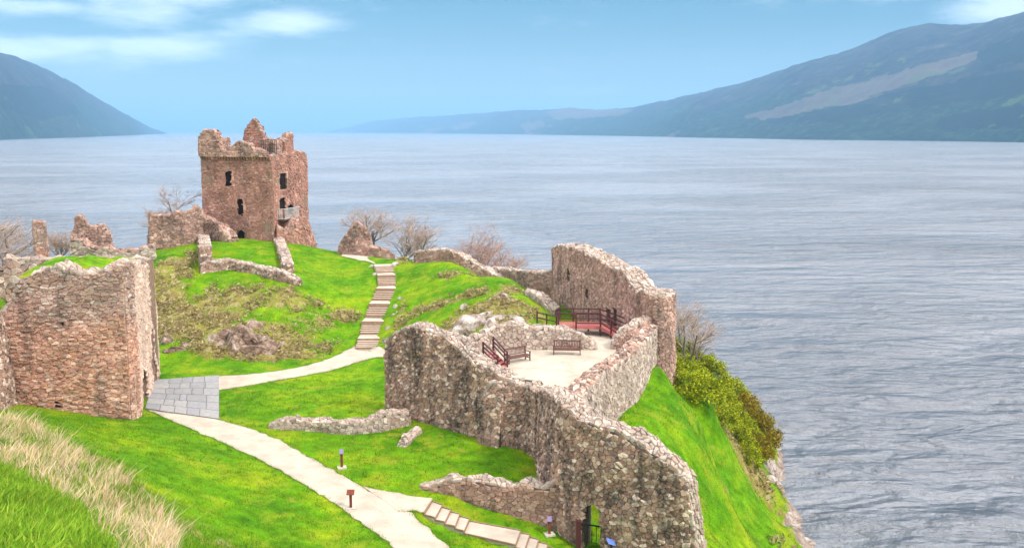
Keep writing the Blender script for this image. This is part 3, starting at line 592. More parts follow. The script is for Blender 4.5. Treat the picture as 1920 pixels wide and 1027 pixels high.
class Wall:
    """line: plan of the camera-side face, left to right as seen; thickness runs behind it"""
    def __init__(s, line, thick, top, zmin=None, batter=0.0, round_=0, rag=0.12, seed=1, base=None):
        line = np.array([p[:2] for p in line], float)
        if round_: line = smooth_poly(line, max(3, int(np.hypot(*np.diff(line, axis=0).T).sum() / 0.4)), round_)
        s.line = line; seg = np.hypot(*np.diff(line, axis=0).T); s.s = np.r_[0, np.cumsum(seg)]; s.L = s.s[-1]; s.t = thick; s.batter = batter; s.rs = np.random.default_rng(seed); s.seed = seed
        tn = np.diff(line, axis=0) / seg[:, None]; nr = np.stack([tn[:, 1], -tn[:, 0]], -1)      # right-hand normal: toward the camera for a left-to-right line
        vn = np.concatenate([nr[:1], nr[:-1] + nr[1:], nr[-1:]]); vn /= np.maximum(np.hypot(*vn.T)[:, None], 1e-6); s.vn = vn
        tp = []
        for px, py in top:       # the photo shows the far edge of the wall head: bring it back to the near face
            u_, z_ = s.locate(px, py); d_ = ray(px, py); hx = math.hypot(d_[0], d_[1]); n_ = s.N(np.clip(u_, 0, s.L)); c_ = -(n_[0] * d_[0] + n_[1] * d_[1]) / hx
            tp.append((u_, z_ - max(0, c_) * .8 * thick * -d_[2] / hx))
        tp.sort(); s.tu = np.array([a for a, b in tp]); s.tz = np.array([b for a, b in tp]); s.rag = rag
        s.retop(); uu = np.linspace(0, s.L, 40); g = gz(*s.P(uu).T); s.zmin = float(g.min() - 0.5) if zmin is None else zmin
    def P(s, u):
        u = np.asarray(u, float); return np.stack([np.interp(u, s.s, s.line[:, 0]), np.interp(u, s.s, s.line[:, 1])], -1)
    def N(s, u):
        n = np.stack([np.interp(u, s.s, s.vn[:, 0]), np.interp(u, s.s, s.vn[:, 1])], -1); return n / np.maximum(np.linalg.norm(n, axis=-1, keepdims=True), 1e-6)
    def locate(s, px, py):
        """where the ray through a photo pixel meets the face: (u, z)"""
        d = ray(px, py); best = None
        for i in range(len(s.line) - 1):
            a, b = s.line[i], s.line[i + 1]; e = b - a; den = d[0] * e[1] - d[1] * e[0]
            if abs(den) < 1e-9: continue
            t = (a[0] * e[1] - a[1] * e[0]) / den; q = d[:2] * t; k = float(((q - a) @ e) / (e @ e)); L = np.hypot(*e)
            ov = max(0, -k, k - 1) * L
            if (i == 0 and k < 0) or (i == len(s.line) - 2 and k > 1): ov *= 0.5
            if t > 0 and (best is None or ov < best[0]): best = (ov, s.s[i] + k * L, CAMZ + d[2] * t)
        return best[1], best[2]
    def retop(s):
        s.uT = np.arange(-1.0, s.L + 1.0, 0.06); z = np.interp(s.uT, s.tu, s.tz)
        if s.rag: z = z + np.array([s.rag * mnoise.noise(Vector((u * 2.3, s.seed * 7.1, 0))) + s.rag * 0.8 * mnoise.noise(Vector((u * 6.1, s.seed * 3.3, 2))) for u in s.uT])
        s.zT = z; s.uS = np.linspace(0, s.L, 200); zb_ = np.interp(s.uS, s.tu, s.tz); s.sS = np.r_[0, np.cumsum(np.hypot(np.diff(s.uS), np.diff(zb_)))]; s.mS = np.gradient(zb_, s.uS)
    def ztop(s, u): return np.interp(u, s.uT, s.zT)
    def fm(s, side):
        def pk(p, z): return np.stack([p[..., 0], p[..., 1], np.broadcast_to(z, p[..., 0].shape)], -1)
        def ar(*a): return [np.asarray(q, float) for q in np.broadcast_arrays(*a)]
        def wob(u, v): return 0.05 * np.sin(u * 1.3 + v * .7 + s.seed) + 0.04 * np.sin(v * 2.1 - u * .9 + s.seed * 2)
        def front(u, v, d):
            u, v, d = ar(u, v, d); return pk(s.P(u) + s.N(u) * (d + wob(u, v) + s.batter * np.maximum(0, s.ztop(u) - v))[..., None], v)
        def back(u, v, d):
            u, v, d = ar(u, v, d); return pk(s.P(u) - s.N(u) * (s.t + d)[..., None], v)
        def top(sv, w_, d):          # sv runs along the profile, so steep broken ends carry proper stones too
            sv, w_, d = ar(sv, w_, d); u = np.interp(sv, s.sS, s.uS); m_ = np.interp(sv, s.sS, s.mS); q = np.sqrt(1 + m_ * m_); u2 = u - m_ * d / q; p = s.P(np.clip(u2, 0, s.L)) - s.N(np.clip(u2, 0, s.L)) * w_[..., None]; ex = u2 - np.clip(u2, 0, s.L); tg = (s.line[-1] - s.line[-2]) / np.hypot(*(s.line[-1] - s.line[-2])); p = p + tg * ex[..., None]
            return pk(p, s.ztop(u) + d / q + 0.10 * np.sin(w_ / s.t * math.pi) + 0.07 * np.sin(p[..., 0] * 3.1 + p[..., 1] * 1.7) + .06 * np.sin(p[..., 1] * 4.3 - p[..., 0] * 2.3))
        def end0(w_, v, d):
            w_, v, d = ar(w_, v, d); tg = (s.line[0] - s.line[1]) / np.hypot(*(s.line[0] - s.line[1])); return pk(s.P(0) - s.N(0) * w_[..., None] + tg * d[..., None], v)
        def end1(w_, v, d):
            w_, v, d = ar(w_, v, d); tg = (s.line[-1] - s.line[-2]) / np.hypot(*(s.line[-1] - s.line[-2])); return pk(s.P(s.L) - s.N(s.L) * (s.t - w_)[..., None] + tg * d[..., None], v)
        return dict(F=front, B=back, T=top, E0=end0, E1=end1)[side]
    def build(s, parent, core_mat, stone, cap="pale", size=(0.42, 0.27), jit=0.5, sides="FT", holes=(), limit=300, min_px=9, proud=(0.02, 0.08), step=0.4, noun="masonry", drop=0.15, capsize=None, stones=None, skew=None):
        """holes: (u0, u1, z0, z1, arched, depth) depth None = right through"""
        s.retop()
        us = set(np.linspace(0, s.L, max(3, int(s.L / step))).tolist()); zt = max(s.ztop(u) for u in np.linspace(0, s.L, 60)); zs = set(np.linspace(s.zmin, zt, max(2, int((zt - s.zmin) / 0.5))).tolist())
        for h in holes:
            for k in range(9): us.add(h[0] + (h[1] - h[0]) * k / 8)
            for k in range(9): zs.add(h[2] + (h[3] - h[2]) * k / 8)
        us = sorted(u for u in us if -1e-6 <= u <= s.L + 1e-6); zs = sorted(zs)
        def inside(u, z):
            for h in holes:
                if h[0] < u < h[1] and h[2] < z < h[3]:
                    if not h[4]: return h
                    r = (h[1] - h[0]) / 2; cz = h[3] - r
                    if z < cz or math.hypot(u - h[0] - r, z - cz) < r: return h
            return None
        ff, fb, ft = s.fm("F"), s.fm("B"), s.fm("T"); V, Fc = [], []
        nu, nz_ = len(us), len(zs); tz = [s.ztop(u) for u in us]
        UG, ZG = np.meshgrid(us, zs, indexing="ij"); ZG = np.minimum(ZG, np.array(tz)[:, None] - .02); V = [tuple(p) for p in ff(UG, ZG, -.03).reshape(-1, 3)]
        nF = len(V); UB = UG if skew is None else UG + skew[1] * np.exp(-((UG - skew[0]) / 1.6) ** 2); V += [tuple(p) for p in fb(UB, ZG, -.03).reshape(-1, 3)]
        def vf(i, j): return i * nz_ + j
        open_ = {}
        for i in range(nu - 1):
            for j in range(nz_ - 1):
                if zs[j] >= max(tz[i], tz[i + 1]): continue
                h = inside((us[i] + us[i + 1]) / 2, (zs[j] + zs[j + 1]) / 2) if holes else None
                if h: open_[(i, j)] = h; continue
                Fc.append((vf(i, j), vf(i + 1, j), vf(i + 1, j + 1), vf(i, j + 1)))
                Fc.append((nF + vf(i, j), nF + vf(i, j + 1), nF + vf(i + 1, j + 1), nF + vf(i + 1, j)))
        for (i, j), h in open_.items():      # reveals
            for (di, dj, a, b) in ((-1, 0, (i, j), (i, j + 1)), (1, 0, (i + 1, j), (i + 1, j + 1)), (0, -1, (i, j), (i + 1, j)), (0, 1, (i, j + 1), (i + 1, j + 1))):
                if (i + di, j + dj) not in open_: Fc.append((vf(*a), vf(*b), nF + vf(*b), nF + vf(*a)))
            if h[5] is not None:             # blind recess: put its back wall in
                k = h[5] / s.t; q = [vf(i, j), vf(i + 1, j), vf(i + 1, j + 1), vf(i, j + 1)]; b0 = len(V)
                for m_ in q: V.append(tuple(np.array(V[m_]) * (1 - k) + np.array(V[nF + m_]) * k))
                Fc.append((b0, b0 + 1, b0 + 2, b0 + 3))
                Fc.append((nF + vf(i, j), nF + vf(i, j + 1), nF + vf(i + 1, j + 1), nF + vf(i + 1, j)))
        nT = len(V); nw = 4
        for u in us:
            for k in range(nw + 1): V.append(tuple(ft(np.interp(u, s.uS, s.sS), s.t * k / nw, -0.05)))
        for i in range(nu - 1):
            for k in range(nw): a = nT + i * (nw + 1) + k; Fc.append((a, a + nw + 1, a + nw + 2, a + 1))
        for i, e in ((0, 0), (nu - 1, 1)):
            for j in range(nz_ - 1):
                if zs[j] < tz[i]: q = (vf(i, j), vf(i, j + 1), nF + vf(i, j + 1), nF + vf(i, j)); Fc.append(q if e == 0 else q[::-1])
        core = mesh_np(noun, V, Fc, core_mat, parent)
        st = stones or Stones(); rs = s.rs
        def clear(u, v): return np.array([inside(a_, b_) is None for a_, b_ in zip(u, v)], bool) if holes else np.ones(len(u), bool)
        def keepF(u, v): q = s.P(u); return (v < s.ztop(u) - .02) & (v > gz(q[:, 0], q[:, 1]) - .3) & clear(u, v)
        H = zt - s.zmin
        if "F" in sides:
            pol = [[(a, b + s.zmin) for a, b in p] for p in cells(s.L, H, size[0], size[1], jit, rs, drop)]; st.add(pol, ff, stone, rs, proud, keep=keepF)
        if "B" in sides:
            def keepB(u, v): q = s.P(u) - s.N(u) * s.t; return (v < s.ztop(u) - .02) & (v > gz(q[:, 0], q[:, 1]) - .25) & clear(u, v)
            pol = [[(a, b + s.zmin) for a, b in p][::-1] for p in cells(s.L, H, size[0] * 1.2, size[1] * 1.2, jit, rs, drop)]; st.add(pol, fb, stone, rs, proud, keep=keepB)
        cs = capsize or (size[0] * 0.9, size[0] * 0.75)
        if "T" in sides:
            def keepT(sv, w_): u = np.interp(sv, s.sS, s.uS); q = s.P(u) - s.N(u) * w_[:, None]; return s.ztop(u) > gz(q[:, 0], q[:, 1]) - .1
            st.add(cells(s.sS[-1], s.t, cs[0], cs[1], 0.8, rs, 0.2), ft, cap, rs, (0.04, 0.16), 0.02, 0.12, keep=keepT)
        for e, uu in (("0", 0.0), ("1", s.L)):
            if e in sides:
                fe = s.fm("E" + e); ht = s.ztop(uu) - s.zmin
                if ht > 0.2: st.add([[(a, b + s.zmin) for a, b in p] for p in cells(s.t, ht, size[0], size[1], jit, rs, drop)], fe, stone, rs, proud)
        if stones is None: st.build(parent, limit, min_px)
        return core
def px_hole(wall, x0, y0, x1, y1, arched=False, depth=None):
    xm, ym = (x0 + x1) / 2, (y0 + y1) / 2; ua = wall.locate(x0, ym)[0]; ub = wall.locate(x1, ym)[0]; za = wall.locate(xm, y1)[1]; zb = wall.locate(xm, y0)[1]; return (min(ua, ub), max(ua, ub), za, zb, arched, depth)
def rock_mesh(seed, sub=4, mk="rock", flat=0.85):
    bm = bmesh.new(); bmesh.ops.create_icosphere(bm, subdivisions=sub, radius=1.0); rr = random.Random(seed); pl_ = []
    for _ in range(17):
        n = Vector((rr.gauss(0, 1), rr.gauss(0, 1), rr.gauss(0, .8))).normalized(); pl_.append((n, rr.uniform(.55, .92)))
    for v in bm.verts:
        p = v.co.copy() * (1 + .18 * mnoise.noise(v.co * 1.3 + Vector((seed * 3.7, 0, 0))))
        for n, d in pl_:
            k = p.dot(n) - d
            if k > 0: p -= n * k * .93
        p *= 1 + .10 * mnoise.fractal(v.co * 3.2 + Vector((0, seed, 0)), 1.0, 2.0, 4); p.z *= flat; v.co = p
    me = bpy.data.meshes.new("rock"); bm.to_mesh(me); bm.free(); me.materials.append(M[mk]); return me

# ---- curtain wall between the lawn and the upper courtyard
o = empty("curtain_wall", (*CURT[0], 11)); tag(o, "long tall rubble curtain wall with broken end between lawn and gravel courtyard", "wall", kind="thing")
wl_ = Wall(CURT, 1.5, [(725,640),(735,622),(760,612),(785,610),(820,626),(850,640),(872,664),(900,678),(930,697),(965,712),(1000,728),(1030,738),(1046,745),(1075,768),(1110,785),(1165,803),(1210,830),(1240,850),(1272,872),(1286,895),(1292,930),(1300,985),(1310,1060)], batter=0.03, round_=1, rag=0.13, seed=3)
gate_hole = px_hole(wl_, 1096, 944, 1128, 1090, True)
wl_.build(o, M["mortar_grey"], "grey", "pale", (0.24, 0.18), 0.85, "FT01", [gate_hole], 300, 8, (0.01, 0.12), 0.35, drop=0.22, capsize=(.27, .24), skew=((gate_hole[0] + gate_hole[1]) / 2, -.95))
CURTW = wl_
# buttress on the lawn face
q0, q1 = wl_.locate(905, 800)[0], wl_.locate(945, 800)[0]
pa, pb = wl_.P(q0) + wl_.N(q0) * 0.38, wl_.P(q1) + wl_.N(q1) * 0.38
bw = Wall([pa, pb], 0.6, [(902,745),(915,722),(925,715),(946,735)], batter=0.05, rag=0.1, seed=5); bw.build(o, M["mortar_grey"], "grey", "pale", (0.3, 0.22), 0.7, "FT01", limit=40, min_px=8, noun="buttress")
# ---- low walls on the lawn
def wall_thing(name, label, line_px, thick, top, core, stone, cat="wall", line=None, holes_px=(), group=None, **k):
    kw = {a: k.pop(a) for a in ("batter", "round_", "rag", "seed", "zmin") if a in k}
    ln = line if line is not None else [hit(*p)[:2] for p in line_px]
    o = empty(name, (*ln[0], float(gz(*ln[0])))); tag(o, label, cat, group, "thing")
    w_ = Wall(ln, thick, top, **kw); w_.build(o, M[core], stone, holes=[px_hole(w_, *h) for h in holes_px], **k); return o, w_
wall_thing("low_wall", "low tumbled rubble wall stub running out from the tall wall across the lawn", [(503,803),(560,806),(640,815),(700,812),(745,802),(770,796)], 0.9, [(503,796),(520,787),(560,785),(600,788),(640,790),(690,787),(697,780),(712,780),(722,772),(745,770),(770,772)], "mortar_grey", "pale", round_=1, rag=.1, seed=11, size=(.30, .22), jit=.8, sides="FT0", limit=200, min_px=8)
wall_thing("low_wall", "low coursed stone wall above the grass verge beside the lower steps", [(786,914),(850,930),(930,958),(1000,980),(1046,997),(1062,1003)], 0.9, [(786,908),(800,905),(830,897),(860,893),(900,896),(930,903),(955,908),(985,898),(1000,903),(1015,912),(1035,905),(1046,890),(1062,880)], "mortar_grey", "brown", round_=1, rag=.1, seed=13, size=(.36, .21), jit=.45, sides="FT0", limit=300, min_px=8, cap="pale")
wall_thing("wall_footing", "small pale stone footing lying in the lawn below the tall wall", [(745,836),(760,838),(775,822),(792,812)], 0.8, [(745,832),(760,828),(775,816),(792,806)], "mortar_grey", "pale", rag=.05, seed=17, size=(.4, .3), jit=.8, sides="FT01", limit=80, min_px=7)
# ---- courtyard parapet on the loch side
pl = PARA_IN[::-1]
o = empty("parapet_wall", (*pl[0], COURT_Z)); tag(o, "broad rubble parapet along the loch side of the gravel courtyard", "wall", kind="thing")
w_ = Wall(pl, PARA_T, [(1044,746),(1070,722),(1108,692),(1155,662),(1184,634),(1202,612)], zmin=8.0, round_=1, rag=.12, seed=19); w_.build(o, M["mortar_brown"], "pale", "grey", (.27, .21), .8, "FTB01", limit=300, min_px=7, capsize=(.29, .27)); PARA = w_
# ---- ruined hall wall: tall, stepping down toward its rounded near end
hl = [at_z(1034, 568, 15.3)[:2], at_z(1075, 588, 15.6)[:2], at_z(1120, 603, 16.0)[:2], at_z(1160, 618, 16.1)[:2], at_z(1192, 634, 16.1)[:2]]
o, HALL = wall_thing("hall_wall", "tall ruined hall wall with small doorways rising behind the red deck", None, 1.9, [(1034,464),(1045,461),(1075,464),(1092,474),(1120,484),(1140,498),(1165,508),(1180,530),(1192,545)], "mortar_brown", "brown", line=hl, zmin=13.0, round_=1, rag=.16, seed=23, size=(.32, .22), jit=.6, sides="FTB01", limit=220, min_px=7, capsize=(.33, .30), holes_px=[(1135,578,1144,606,False,.7), (1149,578,1158,612,True,.7), (1181,596,1190,625,False,.7), (1096,542,1103,560,False,.5), (1062,505,1068,528,False,.4)])
el = [at_z(1186, 630, 16.1)[:2], at_z(1222, 642, 16.1)[:2], at_z(1250, 640, 16.1)[:2]]; el.append(el[-1] + np.array([.9, 1.2])); el.append(el[-1] + np.array([.1, 1.6]))
o, _w = wall_thing("hall_gable", "thick rounded broken end of the ruined hall wall above the green shrubs", None, 1.9, [(1190,548),(1205,545),(1225,550),(1250,556),(1258,552)], "mortar_brown", "brown", line=el, zmin=11.0, round_=1, rag=.16, seed=29, size=(.30, .20), jit=.6, sides="FTB01", limit=150, min_px=7, capsize=(.33, .30))
# low skewed wall in front of it
lw = [at_z(1148, 655, COURT_Z)[:2], at_z(1172, 655, COURT_Z)[:2], at_z(1200, 648, COURT_Z)[:2], at_z(1240, 628, COURT_Z)[:2]]
wall_thing("low_wall", "low ramped rubble wall at the foot of the hall wall's broken end", None, .9, [(1148,645),(1155,632),(1175,618),(1205,604),(1240,588)], "mortar_brown", "brown", line=lw, zmin=15.0, round_=1, rag=.1, seed=31, size=(.28, .2), jit=.7, sides="FT0", limit=100, min_px=7)
# ---- curved low wall at the back of the courtyard, behind the benches
ml = [at_z(862, 672, COURT_Z)[:2], at_z(895, 664, COURT_Z)[:2], at_z(940, 655, COURT_Z)[:2], at_z(985, 655, COURT_Z)[:2], at_z(1030, 655, COURT_Z)[:2], at_z(1080, 656, COURT_Z)[:2], at_z(1118, 656, COURT_Z)[:2]]
wall_thing("inner_wall", "curved low ruined wall behind the two courtyard benches", None, .95, [(862,655),(880,640),(905,627),(930,612),(960,606),(990,612),(1010,612),(1040,612),(1070,618),(1095,628),(1112,642),(1118,652)], "mortar_brown", "pale", line=ml, zmin=14.5, round_=1, rag=.12, seed=37, size=(.30, .21), jit=.7, sides="FTB01", limit=220, min_px=7, capsize=(.3, .27))
# ---- far curtain beyond the knoll
fl = [at_z(918, 524, 16.2)[:2], at_z(960, 548, 15.6)[:2], at_z(1000, 556, 15.4)[:2], at_z(1042, 562, 15.3)[:2]]
wall_thing("far_wall", "dark stretch of far curtain wall left of the tall hall wall", None, 1.2, [(918,503),(940,505),(975,508),(1010,510),(1042,507)], "mortar_brown", "dark", line=fl, zmin=13, rag=.1, seed=41, size=(.4, .27), jit=.6, sides="FT", limit=0, capsize=(.36, .32))
fl = [at_z(776, 493, 17.4)[:2], at_z(820, 496, 17.5)[:2], at_z(870, 503, 17.4)[:2], at_z(905, 516, 16.8)[:2], at_z(940, 530, 16.4)[:2]]
wall_thing("far_wall", "low curved far wall edging the grass top beside the bare shrub", None, 1.1, [(776,474),(800,469),(830,468),(855,474),(875,486),(900,500),(922,512),(940,520)], "mortar_brown", "brown", line=fl, zmin=14, round_=1, rag=.08, seed=43, size=(.4, .27), jit=.6, sides="FT0", limit=0, capsize=(.36, .32))
fl = [hit(985, 553)[:2], hit(1010, 570)[:2], hit(1040, 592)[:2]]
wall_thing("low_wall", "pale low stone edging running down the knoll toward the red deck", None, .8, [(985,545),(1010,556),(1025,568),(1042,582)], "mortar_brown", "pale", line=fl, rag=.08, seed=47, size=(.45, .32), jit=.7, sides="FT", limit=30, min_px=7)
# ---- foundation on the motte
fa = [hit(376, 513)[:2], hit(388, 511)[:2], hit(430, 505)[:2], hit(480, 514)[:2], hit(530, 530)[:2], hit(557, 537)[:2]]
o, _w = wall_thing("foundation_wall", "three-sided low rubble foundation on the grassy mound below the tower", None, 1.0, [(376,494),(390,489),(430,488),(480,500),(530,512),(557,527)], "mortar_grey", "grey", line=fa, rag=.06, seed=53, size=(.32, .24), jit=.8, sides="FT01", limit=120, min_px=7)
def arm(pts, top, sd, th):
    w2 = Wall([hit(*p)[:2] for p in pts], th, top, rag=.05, seed=sd); w2.build(o, M["mortar_grey"], "grey", "pale", (.32, .24), .8, "FT01", limit=40, min_px=7, noun="side_masonry")
arm([(372,452),(374,480),(376,512)], [(372,446),(374,466),(376,494)], 54, 1.3); arm([(513,452),(522,478),(531,512)], [(513,446),(522,468),(531,498)], 55, 1.15)
# ------------------------------------------------------------------ gatehouse
B_ = at_z(247, 788, 12.0)[:2]; A_ = at_z(-60, 742, 13.6)[:2]; C_ = at_z(298, 700, 12.1)[:2]
gh = empty("gatehouse", (*B_, 12)); tag(gh, "roofless pink sandstone gatehouse block with turf growing on top", "gatehouse", kind="thing")
fw = Wall([A_, B_], 1.6, [(-60,610),(0,580),(30,545),(45,530),(60,512),(80,505),(110,498),(150,508),(175,512),(200,506),(225,496),(247,494)], batter=0.01, rag=.3, seed=61)
fw.build(gh, M["mortar_pink"], "pink", "pale", (.36, .15), .5, "FTB1", [px_hole(fw, 116, 603, 120, 633, False, .6), px_hole(fw, 100, 752, 114, 765, False, .5)], 300, 8, (.01, .11), capsize=(.32, .28), drop=.3)
rw = Wall([B_ + (C_ - B_) * .045, C_], 1.4, [(247,494),(262,490),(280,497),(285,520),(292,560),(298,592)], batter=0.02, rag=.1, seed=67)
rw.build(gh, M["mortar_pink"], "ashlar", "pale", (.42, .24), .35, "FTB01", [px_hole(rw, 264, 690, 272, 800, True, .8), px_hole(rw, 281, 610, 288, 745, True, 1.0), px_hole(rw, 259, 580, 261, 606, False, .4), px_hole(rw, 276, 560, 278, 590, False, .4)], 80, 7, (.02, .07))
# turf on the wall heads and vault
nA, nB = np.array(A_) + (np.array(B_) - A_) * .30, np.array(B_); dirb = (np.array(C_) - B_) / np.hypot(*(np.array(C_) - B_)); V = []; FcL = []
ni, nj = 30, 22; e0 = nA; e1 = nB
for i in range(ni + 1):
    for j in range(nj + 1):
        p = e0 + (e1 - e0) * (0.06 + 0.90 * i / ni) + dirb * (0.9 + 8.5 * j / nj); r = max(abs(i / ni * 2 - 1), abs(j / nj * 2 - 1))
        V.append((p[0], p[1], 21.95 + 0.95 * max(0, 1 - r ** 3) * (0.75 + .4 * mnoise.noise(Vector((p[0] * .5, p[1] * .5, 0)))) + .18 * mnoise.noise(Vector((p[0] * 1.6, p[1] * 1.6, 3)))))
for i in range(ni):
    for j in range(nj): a = i * (nj + 1) + j; FcL.append((a, a + nj + 1, a + nj + 2, a + 1))
mesh_np("turf_roof", V, FcL, M["ground"], gh, True)
# back wall closes the block
bk = Wall([np.array(A_) + dirb * 10.4, np.array(B_) + dirb * 10.4], 1.2, [(-60,520),(240,505)], rag=.1, seed=68, zmin=11.5); bk.tz[:] = 21.9; bk.build(gh, M["mortar_pink"], "pink", "pale", (.6, .4), .5, "FT", limit=0, noun="back_masonry")
# rough flank wall left of it, nearer the camera
ln = [at_z(-90, 790, 14.6)[:2], at_z(-20, 765, 13.6)[:2], at_z(18, 753, 13.2)[:2], at_z(26, 752, 13.1)[:2]]
wall_thing("flank_wall", "rough tumbled grey rubble wall leaning on the gatehouse at the left edge", None, 2.0, [(-90,560),(-20,575),(0,585),(12,610),(20,660),(26,700)], "mortar_grey", "grey", line=[np.array(p) + np.array([0.4, -1.1]) for p in ln], round_=1, rag=.25, seed=71, size=(.32, .23), jit=.8, sides="FT1", limit=120, min_px=8, batter=.08)
# ------------------------------------------------------------------ tower house
TL, TN, TR = at_y(381, 400, 122.0)[:2], at_y(513, 400, 119.0)[:2], at_y(578, 400, 127.0)[:2]; TBk = TL + (TR - TN)
tw = empty("tower_house", (*TN, 17)); tag(tw, "tall square ruined tower house with broken turrets above the loch", "tower", kind="thing")
f1 = Wall([TL, TN], 1.5, [(381,293),(513,293)], zmin=16.5, rag=.05, seed=73)
f2 = Wall([TN, TR], 1.5, [(513,293),(530,290),(545,288),(560,284),(572,288),(578,297)], zmin=15.0, rag=.18, seed=79)
f3 = Wall([TBk, TL], 1.5, [(381,293),(400,293)], zmin=15.0, rag=.0, seed=81); f3.tz[:] = 29.1
f4 = Wall([TR, TBk], 1.5, [(381,293),(400,293)], zmin=15.0, rag=.0, seed=82); f4.tz[:] = 29.1
hF = [px_hole(f1, 422, 321, 435, 349), px_hole(f1, 445, 373, 457, 405, True, 1.1), px_hole(f1, 444, 431, 459, 452, True)]
hR = [px_hole(f2, 524, 325, 537, 355), px_hole(f2, 523, 371, 536, 392), px_hole(f2, 540, 384, 550, 411)]
f1.build(tw, M["mortar_pink"], "tower", "pale", (.36, .20), .5, "FT0", hF, 0, step=.5, noun="front_masonry", proud=(.02, .07))
f2.build(tw, M["mortar_pink"], "tower", "brown", (.38, .22), .6, "FT1", hR, 0, step=.5, noun="side_masonry", proud=(.02, .12))
f3.build(tw, M["mortar_pink"], "tower", "brown", (.9, .6), .5, "F", limit=0, step=1, noun="back_masonry"); f4.build(tw, M["mortar_pink"], "tower", "brown", (.9, .6), .5, "F", limit=0, step=1, noun="back_masonry")
mb = MB(); c4 = [TL, TN, TR, TBk]; cen = sum(c4) / 4; inn = [cen + (p - cen) * .93 for p in c4]
mb.quad_box([(*p, 27.7) for p in inn] + [(*p, 28.3) for p in inn]); mb.build("roof_light_blocker", M["inner_dark"], tw)  # unseen slab added under the tower head to keep light out
mb = MB(); mb.quad_box([(*p, 22.0) for p in inn] + [(*p, 22.3) for p in inn]); mb.build("floor_light_blocker", M["inner_dark"], tw)  # second unseen slab, added to keep the inside dark
# window surrounds of dressed stone
def surround(wall, h, parent, mk="tower", wd=.26):
    f_ = wall.fm("F"); u0, u1, z0, z1 = h[:4]; mb = MB()
    def blk(ua, ub, za, zb): mb.quad_box([f_(ua, za, -.25), f_(ub, za, -.25), f_(ub, za, .06), f_(ua, za, .06), f_(ua, zb, -.25), f_(ub, zb, -.25), f_(ub, zb, .06), f_(ua, zb, .06)])
    blk(u0 - wd, u1 + wd, z1, z1 + wd); blk(u0 - wd * .7, u1 + wd * .7, z0 - wd * .7, z0); n = max(2, int((z1 - z0) / .55))
    for k in range(n):
        a, b = z0 + (z1 - z0) * k / n + .01, z0 + (z1 - z0) * (k + 1) / n - .01; w_ = wd * (1.3 if k % 2 else .8); blk(u0 - w_, u0, a, b); blk(u1, u1 + w_, a, b)
    mb.build("window_surround", M[mk], parent)
def dark_panel(wall, h, depth=.2):  # added near-black panel just inside an opening, painting the shade within
    f_ = wall.fm("F"); mb = MB(); mb.quad_box([tuple(f_(u, z, d)) for z in (h[2] - .05, h[3] + .05) for u, d in ((h[0] - .05, -depth), (h[1] + .05, -depth), (h[1] + .05, -depth - .1), (h[0] - .05, -depth - .1))]); mb.build("painted_dark_panel", M["inner_dark"], tw)
for h_ in hF: dark_panel(f1, h_)
for h_ in hR: dark_panel(f2, h_)
surround(f1, hF[0], tw); surround(f1, hF[1], tw); surround(f2, hR[0], tw, "brown"); surround(f2, hR[1], tw, "brown")
# corbel course and parapet pieces, set 0.35 m proud of the face
nf = f1.N(0)
def para(line, top, sd, th=.75, z0=None, mk="tower", noun="parapet", parent=tw, cap="brown", rag=.12):
    w_ = Wall(line, th, top, zmin=z0, rag=rag, seed=sd); w_.build(parent, M["mortar_pink"], mk, cap, (.4, .27), .6, "FTB01", limit=0, noun=noun, step=.3); return w_
def fpt(px, out=.35, wall=f1): u = wall.locate(px, 300)[0]; return wall.P(u) + wall.N(u) * out
zc = f1.locate(440, 294)[1]
for k in range(26):
    u = f1.L * (k + .5) / 26; f_ = f1.fm("F"); mb = MB(); a, b = u - .11, u + .11
    mb.quad_box([f_(a, zc - .45, -.1), f_(b, zc - .45, -.1), f_(b, zc - .45, .12), f_(a, zc - .45, .12), f_(a, zc, -.1), f_(b, zc, -.1), f_(b, zc, .40), f_(a, zc, .40)]); mb.build("corbel", M["tower"], tw)
para([fpt(376), fpt(500)], [(376,258),(379,249),(388,244),(400,245),(407,253),(411,280),(417,286),(430,285),(434,271),(445,268),(468,270),(472,281),(490,283),(500,287)], 83, .8, zc - .02, "brown", "front_parapet")
lt = [fpt(376), fpt(376) + (TBk - TL) / np.hypot(*(TBk - TL)) * 3.2]
w_ = para([lt[1], lt[0]], [(376,262),(380,251)], 84, .9, zc - .02, "brown", "corner_turret"); w_.tz[:] = 31.7
ct = [fpt(410, .35) - nf * .1, fpt(410, .35) - nf * 3.0]; w_ = para(ct, [(410,262),(409,258)], 85, .9, zc - .4, "brown", "corner_turret"); w_.tz[:] = 30.6
# cap-house gable on the wall walk
g0 = fpt(437, -2.4); g1 = fpt(478, -2.4)
gw = para([g0, g1], [(456,262),(460,245),(466,236),(472,226),(476,222),(482,233),(488,246),(492,256),(496,268)], 86, .8, 27.8, "tower", "gable", rag=.06)
para([g1 + nf * 0, g1 - nf * 2.4], [(496,268),(497,262)], 87, .7, 27.8, "brown", "gable_side", rag=.1)
para([f2.P(f2.L * .42) - f2.N(0) * .2, f2.P(f2.L * .66) - f2.N(0) * .2], [(538,268),(541,253),(547,251),(552,254),(553,275)], 88, .9, 28, "tower", "turret_stub")
para([f2.P(f2.L * .18) - f2.N(0) * .5, f2.P(f2.L * .40) - f2.N(0) * .5], [(522,270),(528,262),(534,262),(538,272)], 89, .8, 28, "dark", "turret_stub")
# roof-walk railing
rl = MB(); a = fpt(484, -.9); b = fpt(528, -1.2); zr = f1.locate(500, 280)[1] + .1
for k in range(9): p = a + (b - a) * k / 8; rl.bar((*p, zr - 1.2), (*p, zr + 1.0), .05, .05)
for hh in (.45, 1.0): rl.bar((*a, zr + hh), (*b, zr + hh), .05, .05)
rl.build("roof_railing", M["black"], tw)
